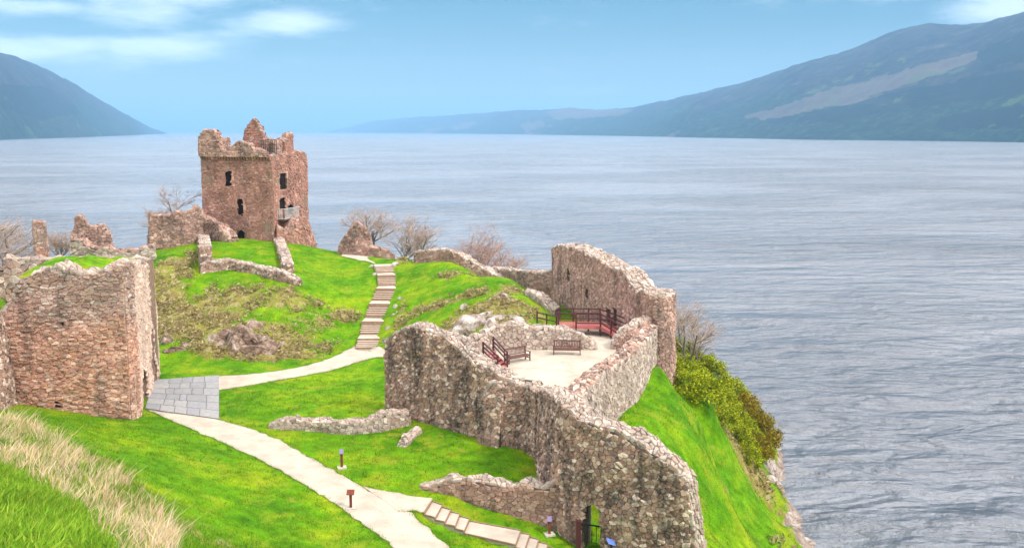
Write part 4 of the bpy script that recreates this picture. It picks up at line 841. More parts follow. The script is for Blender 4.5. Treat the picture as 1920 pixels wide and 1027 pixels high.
# visitor balcony on the side face
ua, za = f2.locate(519, 412); ub, _ = f2.locate(551, 412); ff2 = f2.fm("F"); mb = MB()
mb.quad_box([ff2(ua, za - .12, .1), ff2(ub, za - .12, .1), ff2(ub, za - .12, .95), ff2(ua, za - .12, .95), ff2(ua, za + .05, .1), ff2(ub, za + .05, .1), ff2(ub, za + .05, .95), ff2(ua, za + .05, .95)])
bal = mb.build("balcony", M["bench"], tw); mb = MB(); pts = [ff2(ua, za + .05, .1), ff2(ua, za + .05, .95), ff2(ub, za + .05, .95), ff2(ub, za + .05, .1)]
for p, q in zip(pts[:-1], pts[1:]):
    p, q = Vector(p), Vector(q); n = max(2, int((q - p).length / .26))
    for k in range(n + 1): c = p.lerp(q, k / n); mb.bar(c, c + Vector((0, 0, 1.25)), .06, .04)
    mb.bar(p + Vector((0, 0, 1.27)), q + Vector((0, 0, 1.27)), .09, .06); mb.bar(p + Vector((0, 0, .08)), q + Vector((0, 0, .08)), .07, .06)
mb.build("balustrade", M["white"], bal)
# collapsed lower corner of the tower
ln = [at_y(520, 440, 118.2)[:2], at_y(545, 440, 118.6)[:2], at_y(575, 440, 120.5)[:2], at_y(597, 440, 123.5)[:2]]
w_ = Wall(ln, 2.6, [(520,424),(535,430),(545,428),(556,416),(566,406),(574,408),(580,418),(586,432),(592,455),(597,470)], zmin=14.5, round_=1, rag=.25, seed=91, batter=.06); w_.build(tw, M["mortar_pink"], "tower", "brown", (.45, .3), .7, "FT01", limit=0, noun="collapsed_masonry", proud=(.03, .15))
# ------------------------------------------------------------------ far ruins
def ruin(name, label, base, y, top, th, mat="dark", sd=1, z=15.0, rag=.2, cat="ruin"):
    ln = [at_y(px, 470, y + dy)[:2] for px, dy in base]; o = empty(name, (*ln[0], z)); tag(o, label, cat, kind='thing')
    w_ = Wall(ln, th, top, zmin=z, rag=rag, seed=sd); w_.build(o, M["mortar_brown"], mat, "brown", (.42, .28), .7, "FT01", limit=0, proud=(.03, .14), capsize=(.4, .33)); return o
ruin("ruined_wall", "jagged ruined wall joined to the left of the tower", [(279,-1),(330,0),(385,2),(430,-1)], 117, [(279,440),(282,404),(300,403),(318,404),(330,398),(350,399),(358,393),(368,388),(376,396),(380,405),(390,412),(402,416),(412,424),(424,438),(430,447)], 1.3, "dark", 101, 15)
ruin("ruined_pillar", "slender free-standing stone pillar at the far left above the turf roof", [(66,0),(90,.6)], 108, [(66,416),(84,415),(88,420),(90,470)], 1.3, "pink", 102, 13, .06)
ruin("ruined_wall", "twin-peaked ruined wall fragment between the pillar and the tower", [(135,0),(175,.4),(212,1.2)], 109, [(135,440),(140,425),(141,406),(150,403),(158,412),(164,425),(180,424),(192,422),(202,430),(210,448),(212,470)], 1.2, "brown", 103, 13, .12)
ruin("ruined_wall", "low tumbled wall in front of the twin-peaked ruin", [(132,0),(180,-.5),(240,0),(290,1)], 106.5, [(132,452),(150,450),(165,462),(200,464),(230,470),(262,468),(280,462),(290,458)], 1.5, "pale", 104, 13, .2)
ruin("ruined_wall", "low crumbled wall sinking toward the left edge behind the gatehouse", [(-60,-2),(0,-1),(60,0),(70,0)], 103, [(-60,500),(0,505),(40,495),(70,500)], 1.5, "grey", 105, 12, .25)
ruin("ruined_wall", "triangular ruin fragment standing beside the path at the stair head", [(633,0),(668,-.4),(700,.4)], 117, [(633,474),(637,455),(648,438),(655,430),(664,419),(672,416),(680,424),(688,432),(696,446),(700,468)], 1.6, "dark", 106, 14.5, .12)
ruin("ruined_wall", "low dark rubble bank right of the triangular ruin", [(690,0),(715,-.5),(740,0)], 115.5, [(690,462),(705,464),(722,468),(740,478)], 1.2, "brown", 107, 14.5, .1)

# ------------------------------------------------------------------ long stair up to the hilltop
def stair_frame(sv):
    L = np.r_[0, np.cumsum(np.hypot(*np.diff(STAIR_C, axis=0).T))]; p = np.array([np.interp(sv, L, STAIR_C[:, k]) for k in (0, 1)]); a = np.array([np.interp(min(sv + 1.0, L[-1]), L, STAIR_C[:, k]) for k in (0, 1)]); b = np.array([np.interp(max(sv - 1.0, 0), L, STAIR_C[:, k]) for k in (0, 1)]); t_ = (a - b) / np.hypot(*(a - b)); return p, t_, L[-1]
SL = stair_frame(0)[2]; zs0, zs1 = STAIR_Z[0] + .02, STAIR_Z[-1] + .03
st = empty("long_stair", (*STAIR_C[0], zs0)); tag(st, "long pale gravel stair with timber risers climbing to the hilltop path", "stairs", kind="thing")
groups = 6; per = 5; rise = (zs1 - zs0) / (groups * per); pos_ = []; s0 = 0.0
for g_ in range(groups):
    gl = SL / groups
    for k in range(per): pos_.append(g_ * gl + gl * (0.0 + 0.125 * k))
pos_.append(SL + .3)
# rises follow the hillside
zz_ = np.interp(np.array(pos_) / SL, np.linspace(0, 1, 200), np.maximum.accumulate(STAIR_Z))
prevz = zs0 - .05
for k in range(groups * per):
    a, b = pos_[k], pos_[k + 1]; zt_ = float(np.interp((a * .35 + b * .65) / SL, np.linspace(0, 1, 200), np.maximum.accumulate(STAIR_Z))) + .05; zt_ = max(zt_, prevz + .08)
    pa, ta, _ = stair_frame(a); pb, tb, _ = stair_frame(b); na = np.array([ta[1], -ta[0]]); nb = np.array([tb[1], -tb[0]]); hw = 1.0 + .04 * math.sin(k * 2.3)
    mb = MB(); mb.quad_box([(*(q), z) for z in (zt_ - .75, zt_) for q in (pa - na * hw, pa + na * hw, pb + ta * .02 + nb * hw, pb + ta * .02 - nb * hw)]); sp_ = mb.build("step", M["tread"], st)
    mb = MB(); mb.bar((*(pa - na * (hw + .04) - ta * .035), (zt_ + prevz) / 2 - .005), (*(pa + na * (hw + .04) - ta * .035), (zt_ + prevz) / 2 - .005), .06, zt_ - prevz + .035); mb.build("riser", M["riser"], sp_)
    prevz = zt_
# ------------------------------------------------------------------ lower steps
ls = empty("garden_steps", (*LOW_P[0][0], LOW_Z[0])); tag(ls, "short flight of broad pale steps leading down from the path to the wall doorway", "steps", kind="thing")
for k in range(1, len(LOW_P)):
    (a0, b0), (a1, b1) = LOW_P[k - 1], LOW_P[k]; z = LOW_Z[k]; mb = MB(); mb.quad_box([(*q, zz) for zz in (z - .5, z) for q in (b0, b1, a1, a0)]); s_ = mb.build("step", M["tread"], ls)
    mb = MB(); d_ = (a1 - a0) / np.hypot(*(a1 - a0)); mb.bar((*(a0 + d_ * .03), z + .07), (*(b0 + d_ * .03), z + .07), .05, .15); mb.build("riser", M["riser"], s_)
    for p, q in ((a0, a1), (b0, b1)):
        mb = MB(); mb.bar((*p, z + .01), (*q, z + .01), .07, .10); mb.build("edging_board", M["riser"], s_)
M["slabjoint"] = plain("slab_joint", (.20, .195, .19), .95, .1)
# ------------------------------------------------------------------ slate paving at the gatehouse
pc = [hit(288, 712)[:2], hit(411, 705)[:2], hit(411, 786)[:2], hit(272, 768)[:2]]
pvo = mesh_np("paving", [(p[0], p[1], gz(*p) + .02) for p in pc], [(3, 2, 1, 0)], M["slabjoint"]); tag(pvo, kind="structure")
def bil(u, v): return (pc[0] * (1 - u) + pc[1] * u) * (1 - v) + (pc[3] * (1 - u) + pc[2] * u) * v
zpl = np.linalg.lstsq(np.array([[p[0], p[1], 1] for p in pc]), np.array([gz(*p) for p in pc]), rcond=None)[0]
v0 = 0.0; rsl = np.random.default_rng(5)
for r_ in range(6):
    v1 = (r_ + 1) / 6; cuts = [0] + sorted(np.clip((np.arange(1, 5) + rsl.uniform(-.3, .3, 4)) / 5, 0, 1)) + [1]
    for u0, u1 in zip(cuts[:-1], cuts[1:]):
        e = .004; q = [bil(u0 + e, v0 + e), bil(u1 - e, v0 + e), bil(u1 - e, v1 - e), bil(u0 + e, v1 - e)][::-1]; dz = .075 + rsl.uniform(0, .015)
        mb = MB(); mb.quad_box([(p[0], p[1], zpl @ (p[0], p[1], 1) + h_) for h_ in (-.1, dz) for p in q]); mb.build("paving_slab", M["slab"], pvo, origin=(*q[0], 12))
    v0 = v1
# ------------------------------------------------------------------ interpretation posts
def sign(label, px, py, ptop, panel_mat, tilt, width=.24, cat="sign post", y=None, z=None):
    b = hit(px, py); o = empty("sign_post", tuple(b)); tag(o, label, cat); zt = at_y(px, ptop, b[1])[2]
    mb = MB(); mb.box((b[0], b[1], b[2] + .03), .55, .5, .1, .3); mb.build("footing", M["concrete"], o)
    mb = MB(); mb.bar((b[0], b[1], b[2]), (b[0], b[1], zt), .14, .10); mb.build("post", M["rust"], o)
    mb = MB(); c = Vector((b[0], b[1] - .02, zt + .06)); ux = Vector((math.cos(tilt), math.sin(tilt), 0)); uy = Vector((-math.sin(tilt) * .8, math.cos(tilt) * .8, .6)); un = ux.cross(uy)
    mb.quad_box([c + ux * (i * width / 2) + uy * (j * .17) + un * k for k in (-.02, .02) for i, j in ((-1, -1), (1, -1), (1, 1), (-1, 1))]); mb.build("panel", M[panel_mat], o)
sign("rust-brown post with mauve panel on the lawn side of the path", 641, 877, 848, "mauve", 0.1)
sign("rust-brown post with dark flat top on the bank side of the path", 658, 953, 924, "rust", 0.0, .42)
sign("slim post with mauve panel on the verge below the low coursed wall", 1030, 1002, 974, "mauve", 0.0)
c = at_y(1146, 1015, 49.6); o = empty("sign_post", (c[0], c[1], float(gz(c[0], c[1])))); tag(o, "tilted blue panel on a short post at the foot of the tall wall", "sign post")
mb = MB(); mb.bar((c[0], c[1], float(gz(c[0], c[1])) - .1), (c[0], c[1], c[2] - .05), .09, .09); mb.build("post", M["black"], o)
mb = MB(); mb.quad_box([Vector(c) + Vector((i * .21 + j * -.06, k + j * .10, j * .13 - i * .07)) for k in (-.015, .015) for i, j in ((-1, -1), (1, -1), (1, 1), (-1, 1))]); mb.build("panel", M["blue"], o)
# ------------------------------------------------------------------ gate at the doorway in the curtain wall
pg = CURTW.P(gate_hole[0]); ng = CURTW.N(gate_hole[0]); tg_ = CURTW.P(gate_hole[1]) - pg; tg_ = tg_ / np.hypot(*tg_); zg = at_z(1095, 1060, 9.3)[2]
g0 = pg + ng * .45 - tg_ * .12; ztp = CURTW.locate(1094, 962)[1] - .25
o = empty("gate_railing", (*g0, float(gz(*g0)))); tag(o, "black timber post and sloping iron handrail in the wall doorway", "railing")
mb = MB(); mb.bar((*g0, float(gz(*g0)) - .3), (*g0, ztp), .26, .24); mb.build("post", M["maroon"], o)
g1 = pg + tg_ * 1.0 - ng * 1.2; a = Vector((*g0, ztp - .15)); b = Vector((*g1, ztp - .75)); mb = MB(); mb.bar(a, b, .07, .07); mb.build("handrail", M["black"], o)
for k in range(1, 8): c_ = a.lerp(b, k / 7.5); mb = MB(); mb.bar(c_, c_ - Vector((0, 0, 1.0)), .035, .035); mb.build("baluster", M["black"], o)
# ------------------------------------------------------------------ benches
def bench(label, c, rz, L=1.85):
    o = empty("park_bench", tuple(c)); o.rotation_euler.z = rz; tag(o, label, "bench")
    def part(name, boxes, m="bench"):
        mb = MB()
        for bx_ in boxes: mb.quad_box(bx_)
        me = bpy.data.meshes.new(name); me.from_pydata([tuple(v) for v in mb.v], [], mb.f); me.materials.append(M[m]); q = bpy.data.objects.new(name, me); return link(q, o)
    def bx(x0, x1, y0, y1, z0, z1, dy=0.0): return [(x0, y0, z0), (x1, y0, z0), (x1, y1, z0), (x0, y1, z0), (x0, y0 + dy, z1), (x1, y0 + dy, z1), (x1, y1 + dy, z1), (x0, y1 + dy, z1)]
    h = L / 2
    for k in range(5): part("seat_slat", [bx(-h + .04, h - .04, -.27 + k * .105, -.18 + k * .105, .42, .45)])
    for k in range(16): x = -h + .1 + (L - .2) * k / 15; part("back_slat", [bx(x - .025, x + .025, .235, .26, .5, .92, .07)])
    part("top_rail", [bx(-h, h, .29, .335, .90, .98)]); part("bottom_rail", [bx(-h + .03, h - .03, .225, .265, .49, .55)]); part("seat_rail", [bx(-h, h, -.28, -.24, .34, .42)])
    for sgn in (-1, 1):
        x = sgn * (h - .035); part("leg", [bx(x - .035, x + .035, -.29, -.22, 0, .64)]); part("leg", [bx(x - .035, x + .035, .20, .27, 0, .98, .07)]); part("armrest", [bx(x - .045, x + .045, -.33, .27, .63, .67)]); part("stretcher", [bx(x - .02, x + .02, -.24, .22, .18, .24)])
bench("wooden slatted bench in front of the curved wall facing the open gravel", (*at_z(1063, 664, COURT_Z)[:2], COURT_Z), math.radians(-4), 1.95)
bench("wooden slatted bench set at an angle beside the short red stair", (*at_z(970, 678, COURT_Z)[:2], COURT_Z), math.radians(38), 1.9)
# ------------------------------------------------------------------ red stair and deck
def post(o, p, z0, z1, s_=.11): mb = MB(); mb.bar((p[0], p[1], z0), (p[0], p[1], z1), s_, s_); return mb.build("post", M["maroon"], o)
def rail(o, a, b, w=.09, h=.06): mb = MB(); mb.bar(a, b, h, w); return mb.build("rail", M["maroon"], o)
rA, rB, rC, rD = (at_z(906, 687, COURT_Z), at_z(925, 676, COURT_Z), at_z(933, 697, COURT_Z), at_z(951, 689, COURT_Z))
o = empty("red_stair", tuple(rC)); tag(o, "short red timber stair with handrails at the courtyard's left edge", "stairs"); zT = COURT_Z + .72
for k in range(5):
    t0, t1 = k / 5, (k + 1) / 5; z = zT - .72 * k / 5 + .02; a0, a1 = rA + (rC - rA) * t0, rA + (rC - rA) * t1; b0, b1 = rB + (rD - rB) * t0, rB + (rD - rB) * t1
    mb = MB(); mb.quad_box([(q[0], q[1], zz) for zz in (z - .06, z) for q in (a0, a1, b1, b0)]); mb.build("tread", M["redwood"], o)
for (p, q) in ((rA, rC), (rB, rD)):
    mb = MB(); mb.quad_box([(p[0], p[1], COURT_Z - .02), (q[0], q[1], COURT_Z - .02), (q[0], q[1] + .05, COURT_Z - .02), (p[0], p[1] + .05, COURT_Z - .02), (p[0], p[1], zT), (q[0], q[1], COURT_Z + .2), (q[0], q[1] + .05, COURT_Z + .2), (p[0], p[1] + .05, zT)]); mb.build("stringer", M["redwood"], o)
    post(o, p, COURT_Z, zT + 1.0, .13); post(o, q, COURT_Z, COURT_Z + 1.12, .13)
    for hh in (.38, .68, .95): rail(o, (p[0], p[1], zT + hh), (q[0], q[1], COURT_Z + .12 + hh))
DZ = COURT_Z + .75; dA = at_z(1047, 611, DZ); dB = at_z(1126, 612, DZ); nrm = np.array([-(dB - dA)[1], (dB - dA)[0], 0]); nrm /= np.linalg.norm(nrm); dC, dD = dB + nrm * 1.9, dA + nrm * 1.9
o = empty("red_deck", tuple(dA)); tag(o, "raised red timber deck with maroon railings and ramp by the hall wall", "deck")
np_ = 22
for k in range(np_):
    a0, a1 = dA + (dB - dA) * (k + .04) / np_, dA + (dB - dA) * (k + .96) / np_; b0, b1 = a0 + nrm * 1.9, a1 + nrm * 1.9; mb = MB(); mb.quad_box([(q[0], q[1], zz) for zz in (DZ - .05, DZ) for q in (a0, a1, b1, b0)]); mb.build("plank", M["redwood"], o)
mb = MB(); mb.bar((dA[0], dA[1] - .03, DZ - .12), (dB[0], dB[1] - .03, DZ - .12), .05, .2); mb.build("fascia", M["redwood"], o)
def L3(a, b, t_): return a + (b - a) * t_
for p in (dA, L3(dA, dB, .42), dB, dD, L3(dD, dC, .35), L3(dD, dC, .72), dC): post(o, p, COURT_Z - .4, DZ + 1.12, .13)
for (p, q) in ((L3(dA, dB, .42), dB), (dD, dC)):
    for hh in (.25, .62, 1.05): rail(o, (p[0], p[1], DZ + hh), (q[0], q[1], DZ + hh))
rE, rF = at_z(1166, 637, COURT_Z + .05), at_z(1172, 620, COURT_Z + .05); npl = 12
for k in range(npl):
    a0, a1 = L3(dB, rE, (k + .04) / npl), L3(dB, rE, (k + .96) / npl); b0, b1 = L3(dC, rF, (k + .04) / npl), L3(dC, rF, (k + .96) / npl); mb = MB(); mb.quad_box([(q[0], q[1], q[2] + zz) for zz in (-.05, .0) for q in (a0, a1, b1, b0)]); mb.build("plank", M["redwood"], o)
mid = L3(dB, rE, .5)
for p in (mid, rE, rF): post(o, p, COURT_Z - .1, p[2] + 1.08, .13)
for (p, q) in ((dB, mid), (mid, rE), (dC, rF)):
    for hh in (.30, .62, 1.02): rail(o, (p[0], p[1], p[2] + hh), (q[0], q[1], q[2] + hh))
    mb = MB(); mb.bar((p[0], p[1] - .03, p[2] - .1), (q[0], q[1] - .03, q[2] - .06), .05, .22); mb.build("fascia", M["redwood"], o)
# approach railing off the deck's left end toward the knoll
k0 = at_z(1007, 612, 16.4); o = empty("timber_railing", tuple(k0)); tag(o, "low maroon timber railing between the knoll and the red deck", "railing"); k1 = dA + np.array([-.15, .2, 0])
for tt in (0, .5, 1): p = L3(k0, k1, tt); post(o, p, float(gz(p[0], p[1])) - .2, DZ + .75, .12)
for hh in (.3, .7): rail(o, (k0[0], k0[1], DZ + hh - .1), (k1[0], k1[1], DZ + hh))
# hooped wire fence at the inner foot of the parapet
o = empty("hoop_fence", (*PARA.P(0.5), COURT_Z)); tag(o, "thin grey hooped wire fence along the inner foot of the parapet", "fence")
hn_ = 11
for k in range(hn_):
    u0 = .8 + (PARA.L * .62) * k / hn_; u1 = .8 + (PARA.L * .62) * (k + .93) / hn_; a = PARA.P(u0) + PARA.N(u0) * .22; b = PARA.P(u1) + PARA.N(u1) * .22; pts = []
    for q in range(9):
        t_ = math.pi * q / 8; m_ = (1 - math.cos(t_)) / 2; p = a + (b - a) * m_; pts.append((p[0], p[1], COURT_Z + .45 + .35 * math.sin(t_)))
    mb = MB(); mb.tube([(*a, COURT_Z)] + pts + [(*b, COURT_Z)], .018, 4); mb.build("hoop", M["bark"], o)
# ------------------------------------------------------------------ outcrops and boulders
RK = [rock_mesh(k) for k in range(5)]; RD = [rock_mesh(k + 9, 4, "rock_dark") for k in range(4)]
def rock(name, label, px, py, sx, sy, sz, k, rz=0, dz=0, group=None, pt=None):
    p = hit(px, py) if pt is None else pt; o = bpy.data.objects.new(name, RK[k]); o.location = (p[0], p[1], p[2] + dz); o.scale = (sx, sy, sz); o.rotation_euler.z = rz; link(o); return tag(o, label, "rock", group)
def outcrop(label, items, data):
    c = hit(*items[0][:2]); o = empty("rock_outcrop", tuple(c)); tag(o, label, "rock")
    for i, (px, py, sx, sy, sz) in enumerate(items):
        p = hit(px, py); q = bpy.data.objects.new("rock", data[i % len(data)]); q.location = (p[0] - c[0], p[1] - c[1], p[2] - c[2] - .25 * sz); q.scale = (sx, sy, sz); q.rotation_euler = (.2 * math.sin(i * 3), .15 * math.cos(i * 5), i * 1.9); link(q, o)
outcrop("dark craggy rock outcrop at the foot of the brown motte slope", [(470,658,2.4,1.2,2.0),(438,648,1.9,1.1,1.9),(505,658,1.7,1.1,1.5),(455,630,2.0,1.1,1.6),(492,638,1.8,1.0,1.4),(412,642,1.3,1.0,1.2),(525,650,1.1,.8,.9),(475,612,1.5,.9,1.0),(425,625,1.2,.8,.9)], RD)
outcrop("small dark rocks in bracken at the motte's left foot", [(330,655,1.3,.8,1.0),(310,640,1.0,.8,1.2),(350,650,.8,.6,.7)], RD)
rock("rock_outcrop", "pinkish stony bank patch on the motte near the stair", 640, 580, 1.1, .7, .5, 3, .1, -.3)
rock("rock_outcrop", "white streaked rock face on the knoll above the courtyard wall", 885, 615, 1.9, 1.2, 2.0, 1, .5, -.5)
rock("rock_outcrop", "broken pale rock on the knoll behind the curved wall", 925, 615, 1.7, 1.0, 1.5, 4, 1.2, -.4)
rock("rock_outcrop", "rounded pale rock knob high on the knoll's right shoulder", 940, 560, 1.0, .7, .7, 2, .3, -.15)
rock("rock_outcrop", "long low rock ledge on the knoll left of the white rock", 845, 632, 1.6, .8, .9, 0, .2, -.35)
rock("rock_outcrop", "pale rock slab just above the curved wall's left end", 905, 590, 1.6, .8, 1.1, 3, .8, -.4)
rock("rock_outcrop", "jumbled pale rock at the knoll's foot near the timber railing", 965, 605, 1.5, .9, 1.2, 0, 2.1, -.4)
rock("rock_outcrop", "small white rock in the turf below the knoll's top", 870, 575, .9, .6, .6, 2, 1.4, -.25)
for i, (px, py, s_, lb) in enumerate([(703,515,.35,"left of the long stair, second below its top"),(742,497,.5,"right of the long stair at its very top"),(722,640,.4,"right of the long stair near its foot"),(728,615,.35,"right of the long stair, second from its foot"),(738,590,.3,"right of the long stair below its middle"),(742,575,.35,"right of the long stair at its middle"),(752,560,.3,"right of the long stair above its middle"),(697,500,.3,"left of the long stair at its top corner")]):
    rock("boulder", "pale boulder " + lb, px, py, s_ * 1.2, s_, s_, i % 5, i, -.05, "boulders along the stair")
for i, (px, py, s_, lb) in enumerate([(1432,885,1.3,"large pale shore rock straight below the rusty shrubs"),(1440,905,1.0,"pale shore rock second below the rusty shrubs"),(1450,925,.9,"brown shore rock midway between the rusty shrubs and the lower corner"),(1438,870,1.1,"pale shore rock tucked right under the rusty shrub"),(1462,945,.8,"brown shore rock where the waterline starts to turn"),(1475,962,.7,"low brown shore rock beside the widest grass slope"),(1492,985,.6,"small shore rock third from the bottom edge"),(1508,1008,.5,"small shore rock nearest the bottom edge"),(1455,905,.7,"shore rock standing in the water beside the pale rocks"),(1445,940,.7,"inner shore rock on the bank behind the waterline")]):
    p = at_z(px, py, 1.3 if i in (0, 1, 3) else .5); rock("shore_rock", lb, px, py, s_ * 1.2, s_, s_ * (1.1 if i < 4 else .6), i % 5, i * 1.3, -.2, "rocks along the waterline", p)
# ------------------------------------------------------------------ bare trees and shrubs
def bare_tree(name, label, x, y, h, spread, twig, seed, stems=1, lean=0.0, dens=1.0, zb=None):
    rs = random.Random(seed); z0 = float(gz(x, y)) - .2 if zb is None else zb; o = empty(name, (x, y, z0)); tag(o, label, "tree" if stems < 3 else "shrub")
    tr, tw_ = MB(), MB()
    def grow(p, d, ln, r, lev):
        n = 3 if lev < 3 else 2; pts = [p]; q = p.copy(); dd = d.copy()
        for _ in range(n):
            dd = (dd + Vector((rs.gauss(0, .13), rs.gauss(0, .13), .05 + rs.gauss(0, .06)))).normalized(); q = q + dd * (ln / n); pts.append(q)
        (tr if lev < 2 else tw_).tube(pts, [r * (1 - .45 * k / n) for k in range(n + 1)], 5 if lev < 2 else 3, False)
        if lev >= 5: return
        nb = {0: 6, 1: 5, 2: 4, 3: 4, 4: 3}[lev]
        for k in range(max(1, int(nb * dens + .5))):
            t_ = rs.uniform(.3, 1.0); bp = pts[0].lerp(pts[-1], t_) if n < 2 else pts[min(n, int(t_ * n + .5))]; ax = Vector((rs.gauss(0, 1), rs.gauss(0, 1), rs.gauss(0, .35))).normalized()
            nd = (dd * .75 + ax * spread).normalized(); grow(bp.copy(), nd, ln * rs.uniform(.5, .78), max(r * .55, .0075), lev + 1)
    for s_ in range(stems):
        a = rs.uniform(0, 6.28); off = Vector((math.cos(a), math.sin(a), 0)) * (.35 * (stems > 1) * rs.random() * stems ** .5); d = Vector((lean + off.x * .5 + rs.gauss(0, .08), off.y * .5, 1)).normalized()
        grow(Vector((x, y, z0)) + off, d, h * rs.uniform(.34, .44), .05 + h * .012 / (stems ** .4), 0 if stems < 3 else 1)
    tr.v and tr.build("trunk", M["bark"], o); tw_.build("crown", M[twig], o)
def ty(px, y): return at_y(px, 450, y)[0]
bare_tree("bare_tree", "pale leafless tree rising behind the triangular ruin", ty(705, 121), 121, 11.0, .75, "twig_pale", 1, 1, dens=1.0)
bare_tree("bare_tree", "thin pale leafless sapling right of the triangular ruin", ty(748, 119), 119, 8.5, .7, "twig_pale", 2, 2)
bare_tree("bare_tree", "faint leafless sapling over the low far wall's left end", ty(785, 117), 117, 7.0, .6, "twig_pale", 3, 1)
bare_tree("bare_shrub", "dense pinkish leafless shrub behind the low curved far wall", ty(885, 110), 110, 8.6, .75, "twig_pink", 4, 6, zb=14.6)
bare_tree("bare_shrub", "dense pinkish leafless shrub nearer the tall hall wall", ty(935, 107), 107, 8.0, .75, "twig_pink", 5, 6, zb=14.0)
bare_tree("bare_shrub", "low pinkish leafless shrub tapering down toward the dark far wall", ty(972, 104), 104, 5.6, .7, "twig_pink", 6, 4, zb=14.0)
bare_tree("bare_tree", "spindly leafless tree behind the jagged wall left of the tower", ty(330, 123), 123, 9.5, .7, "twig_pale", 7, 1)
bare_tree("bare_tree", "small leafless tree between the twin-peaked ruin and the jagged wall", ty(290, 121), 121, 7.5, .7, "twig_pale", 8, 1)
bare_tree("bare_tree", "leafless tree between the slender pillar and the twin-peaked ruin", ty(112, 114), 114, 6.5, .75, "twig_pale", 9, 2)
bare_tree("bare_tree", "large leafless tree at the left edge above the gatehouse flank", ty(2, 106), 106, 10, .8, "twig_pale", 10, 1, dens=1.1)
bare_tree("bare_tree", "leafless tree cut by the left edge of the view", ty(-35, 103), 103, 11, .8, "twig_pale", 11, 1, dens=1.1)
bare_tree("bare_shrub", "grey leafless scrub low at the left edge behind the gatehouse", ty(18, 98), 98, 5.0, .85, "twig_pale", 12, 5)
bare_tree("bare_shrub", "tall pale leafless shrub against the hall wall's broken end", ty(1292, 92), 92, 8.5, .7, "twig_pale", 13, 3, zb=10.5)
bare_tree("bare_shrub", "thin leafless shrub lower down the slope above the gorse", ty(1312, 96), 96, 7.0, .7, "twig_pale", 14, 3, zb=8.5)
bare_tree("bare_shrub", "small leafless shrub at the water's edge behind the rusty shrub", ty(1410, 96), 96, 5.0, .7, "twig_pale", 15, 3, zb=2.5)
# ------------------------------------------------------------------ leafy shrubs on the loch slope
def leaf_cloud(n, rs, clumps, rx, rz, size):
    cc = []
    for _ in range(clumps):
        a = rs.uniform(0, 2 * math.pi); zz = rs.uniform(-.15, 1.0); r = math.sqrt(max(0, 1 - max(zz, 0) ** 2)) * rs.uniform(.55, 1.0); cc.append((math.cos(a) * r * rx, math.sin(a) * r * rx, zz * rz * rs.uniform(.75, 1.05)))
    cc = np.array(cc); c = cc[rs.integers(0, clumps, n)]; p = c + rs.normal(0, 1, (n, 3)) * np.array([rx, rx, rz]) * .13
    d = rs.normal(0, 1, (n, 3)); d /= np.linalg.norm(d, axis=1)[:, None]; e = np.cross(d, rs.normal(0, 1, (n, 3))); e /= np.linalg.norm(e, axis=1)[:, None]; s_ = size * rs.uniform(.6, 1.5, n)[:, None]
    V = np.stack([p - d * s_, p + e * s_ * .45, p + d * s_, p - e * s_ * .45], 1).reshape(-1, 3); return V, np.arange(4 * n).reshape(-1, 4)
def shrub_data(mk, seed, rx=1.0, rz=1.0, n=4600):
    rs = np.random.default_rng(seed); V, Fq = leaf_cloud(n, rs, 26, rx, rz, .05); o = mesh_np("foliage", V, Fq, M[mk]); me = o.data; bpy.data.objects.remove(o)
    mb = MB()
    for k in range(7): a = k * .9; mb.tube([(0, 0, -.4), (math.cos(a) * .25 * rx, math.sin(a) * .25 * rx, .3 * rz), (math.cos(a) * .6 * rx, math.sin(a) * .6 * rx, .75 * rz)], [.05, .035, .012], 4, False)
    o = mb.build("stem", M["bark"]); ms = o.data; bpy.data.objects.remove(o); return me, ms
SH = [shrub_data("gorse", 1), shrub_data("gorse", 2), shrub_data("gorse", 3), shrub_data("rustleaf", 4), shrub_data("rustleaf", 5)]
def shrub(label, px, py, w_, h, k, group="shrubs on the loch slope", dz=0.0):
    p = hit(px - 8, py - 4); o = empty("gorse_shrub" if k < 3 else "rusty_shrub", (p[0], p[1], float(gz(p[0], p[1])) - .1 + dz)); o.rotation_euler.z = px * .37; o.scale = (w_ * .95, w_ * .95, h * .9); tag(o, label, "shrub", group)
    for nm, me in (("foliage", SH[k][0]), ("stem", SH[k][1])): link(bpy.data.objects.new(nm, me), o)
for (px, py, w_, h, k, lb) in [
 (1268,662,1.3,1.8,0,"gorse shrub at the thicket's top corner touching the hall wall"),(1290,672,1.7,2.0,1,"second gorse shrub down the thicket's loch edge from the hall wall"),(1318,694,1.9,2.1,2,"third gorse shrub down the thicket's loch edge"),(1345,716,1.9,2.1,0,"fourth gorse shrub down the thicket's loch edge"),
 (1285,700,2.1,1.9,1,"gorse shrub inside the thicket below its top corner"),(1262,692,1.7,1.7,2,"small gorse shrub beside the parapet's far end"),(1325,742,2.1,1.9,0,"broad gorse shrub in the thicket's upper middle"),(1352,758,1.9,1.8,1,"broad gorse shrub in the very middle of the thicket"),
 (1374,744,2.0,2.1,2,"tall gorse shrub on the loch edge just above the rusty shrubs"),(1298,730,1.7,1.4,1,"low gorse shrub on the thicket's grass side near its top"),(1385,793,1.9,1.8,0,"gorse shrub left of the upper rust-tinged shrub"),(1356,788,1.7,1.4,2,"low gorse shrub on the thicket's grass side at mid height"),
 (1405,826,1.6,1.7,1,"gorse shrub left of the large rusty shrub"),(1412,866,1.2,1.6,2,"lowest gorse shrub pointing down toward the shore rocks"),(1385,826,1.6,1.4,1,"low gorse shrub on the thicket's grass side near its foot")]: shrub(lb, px, py, w_, h, k)
shrub("rust-tinged shrub on the thicket's upper loch edge", 1405, 780, 2.0, 2.3, 3); shrub("large rusty brown-green shrub overhanging the water", 1428, 825, 2.2, 2.8, 4); shrub("rusty shrub lowest at the thicket's outer tip", 1425, 855, 1.8, 2.1, 3)
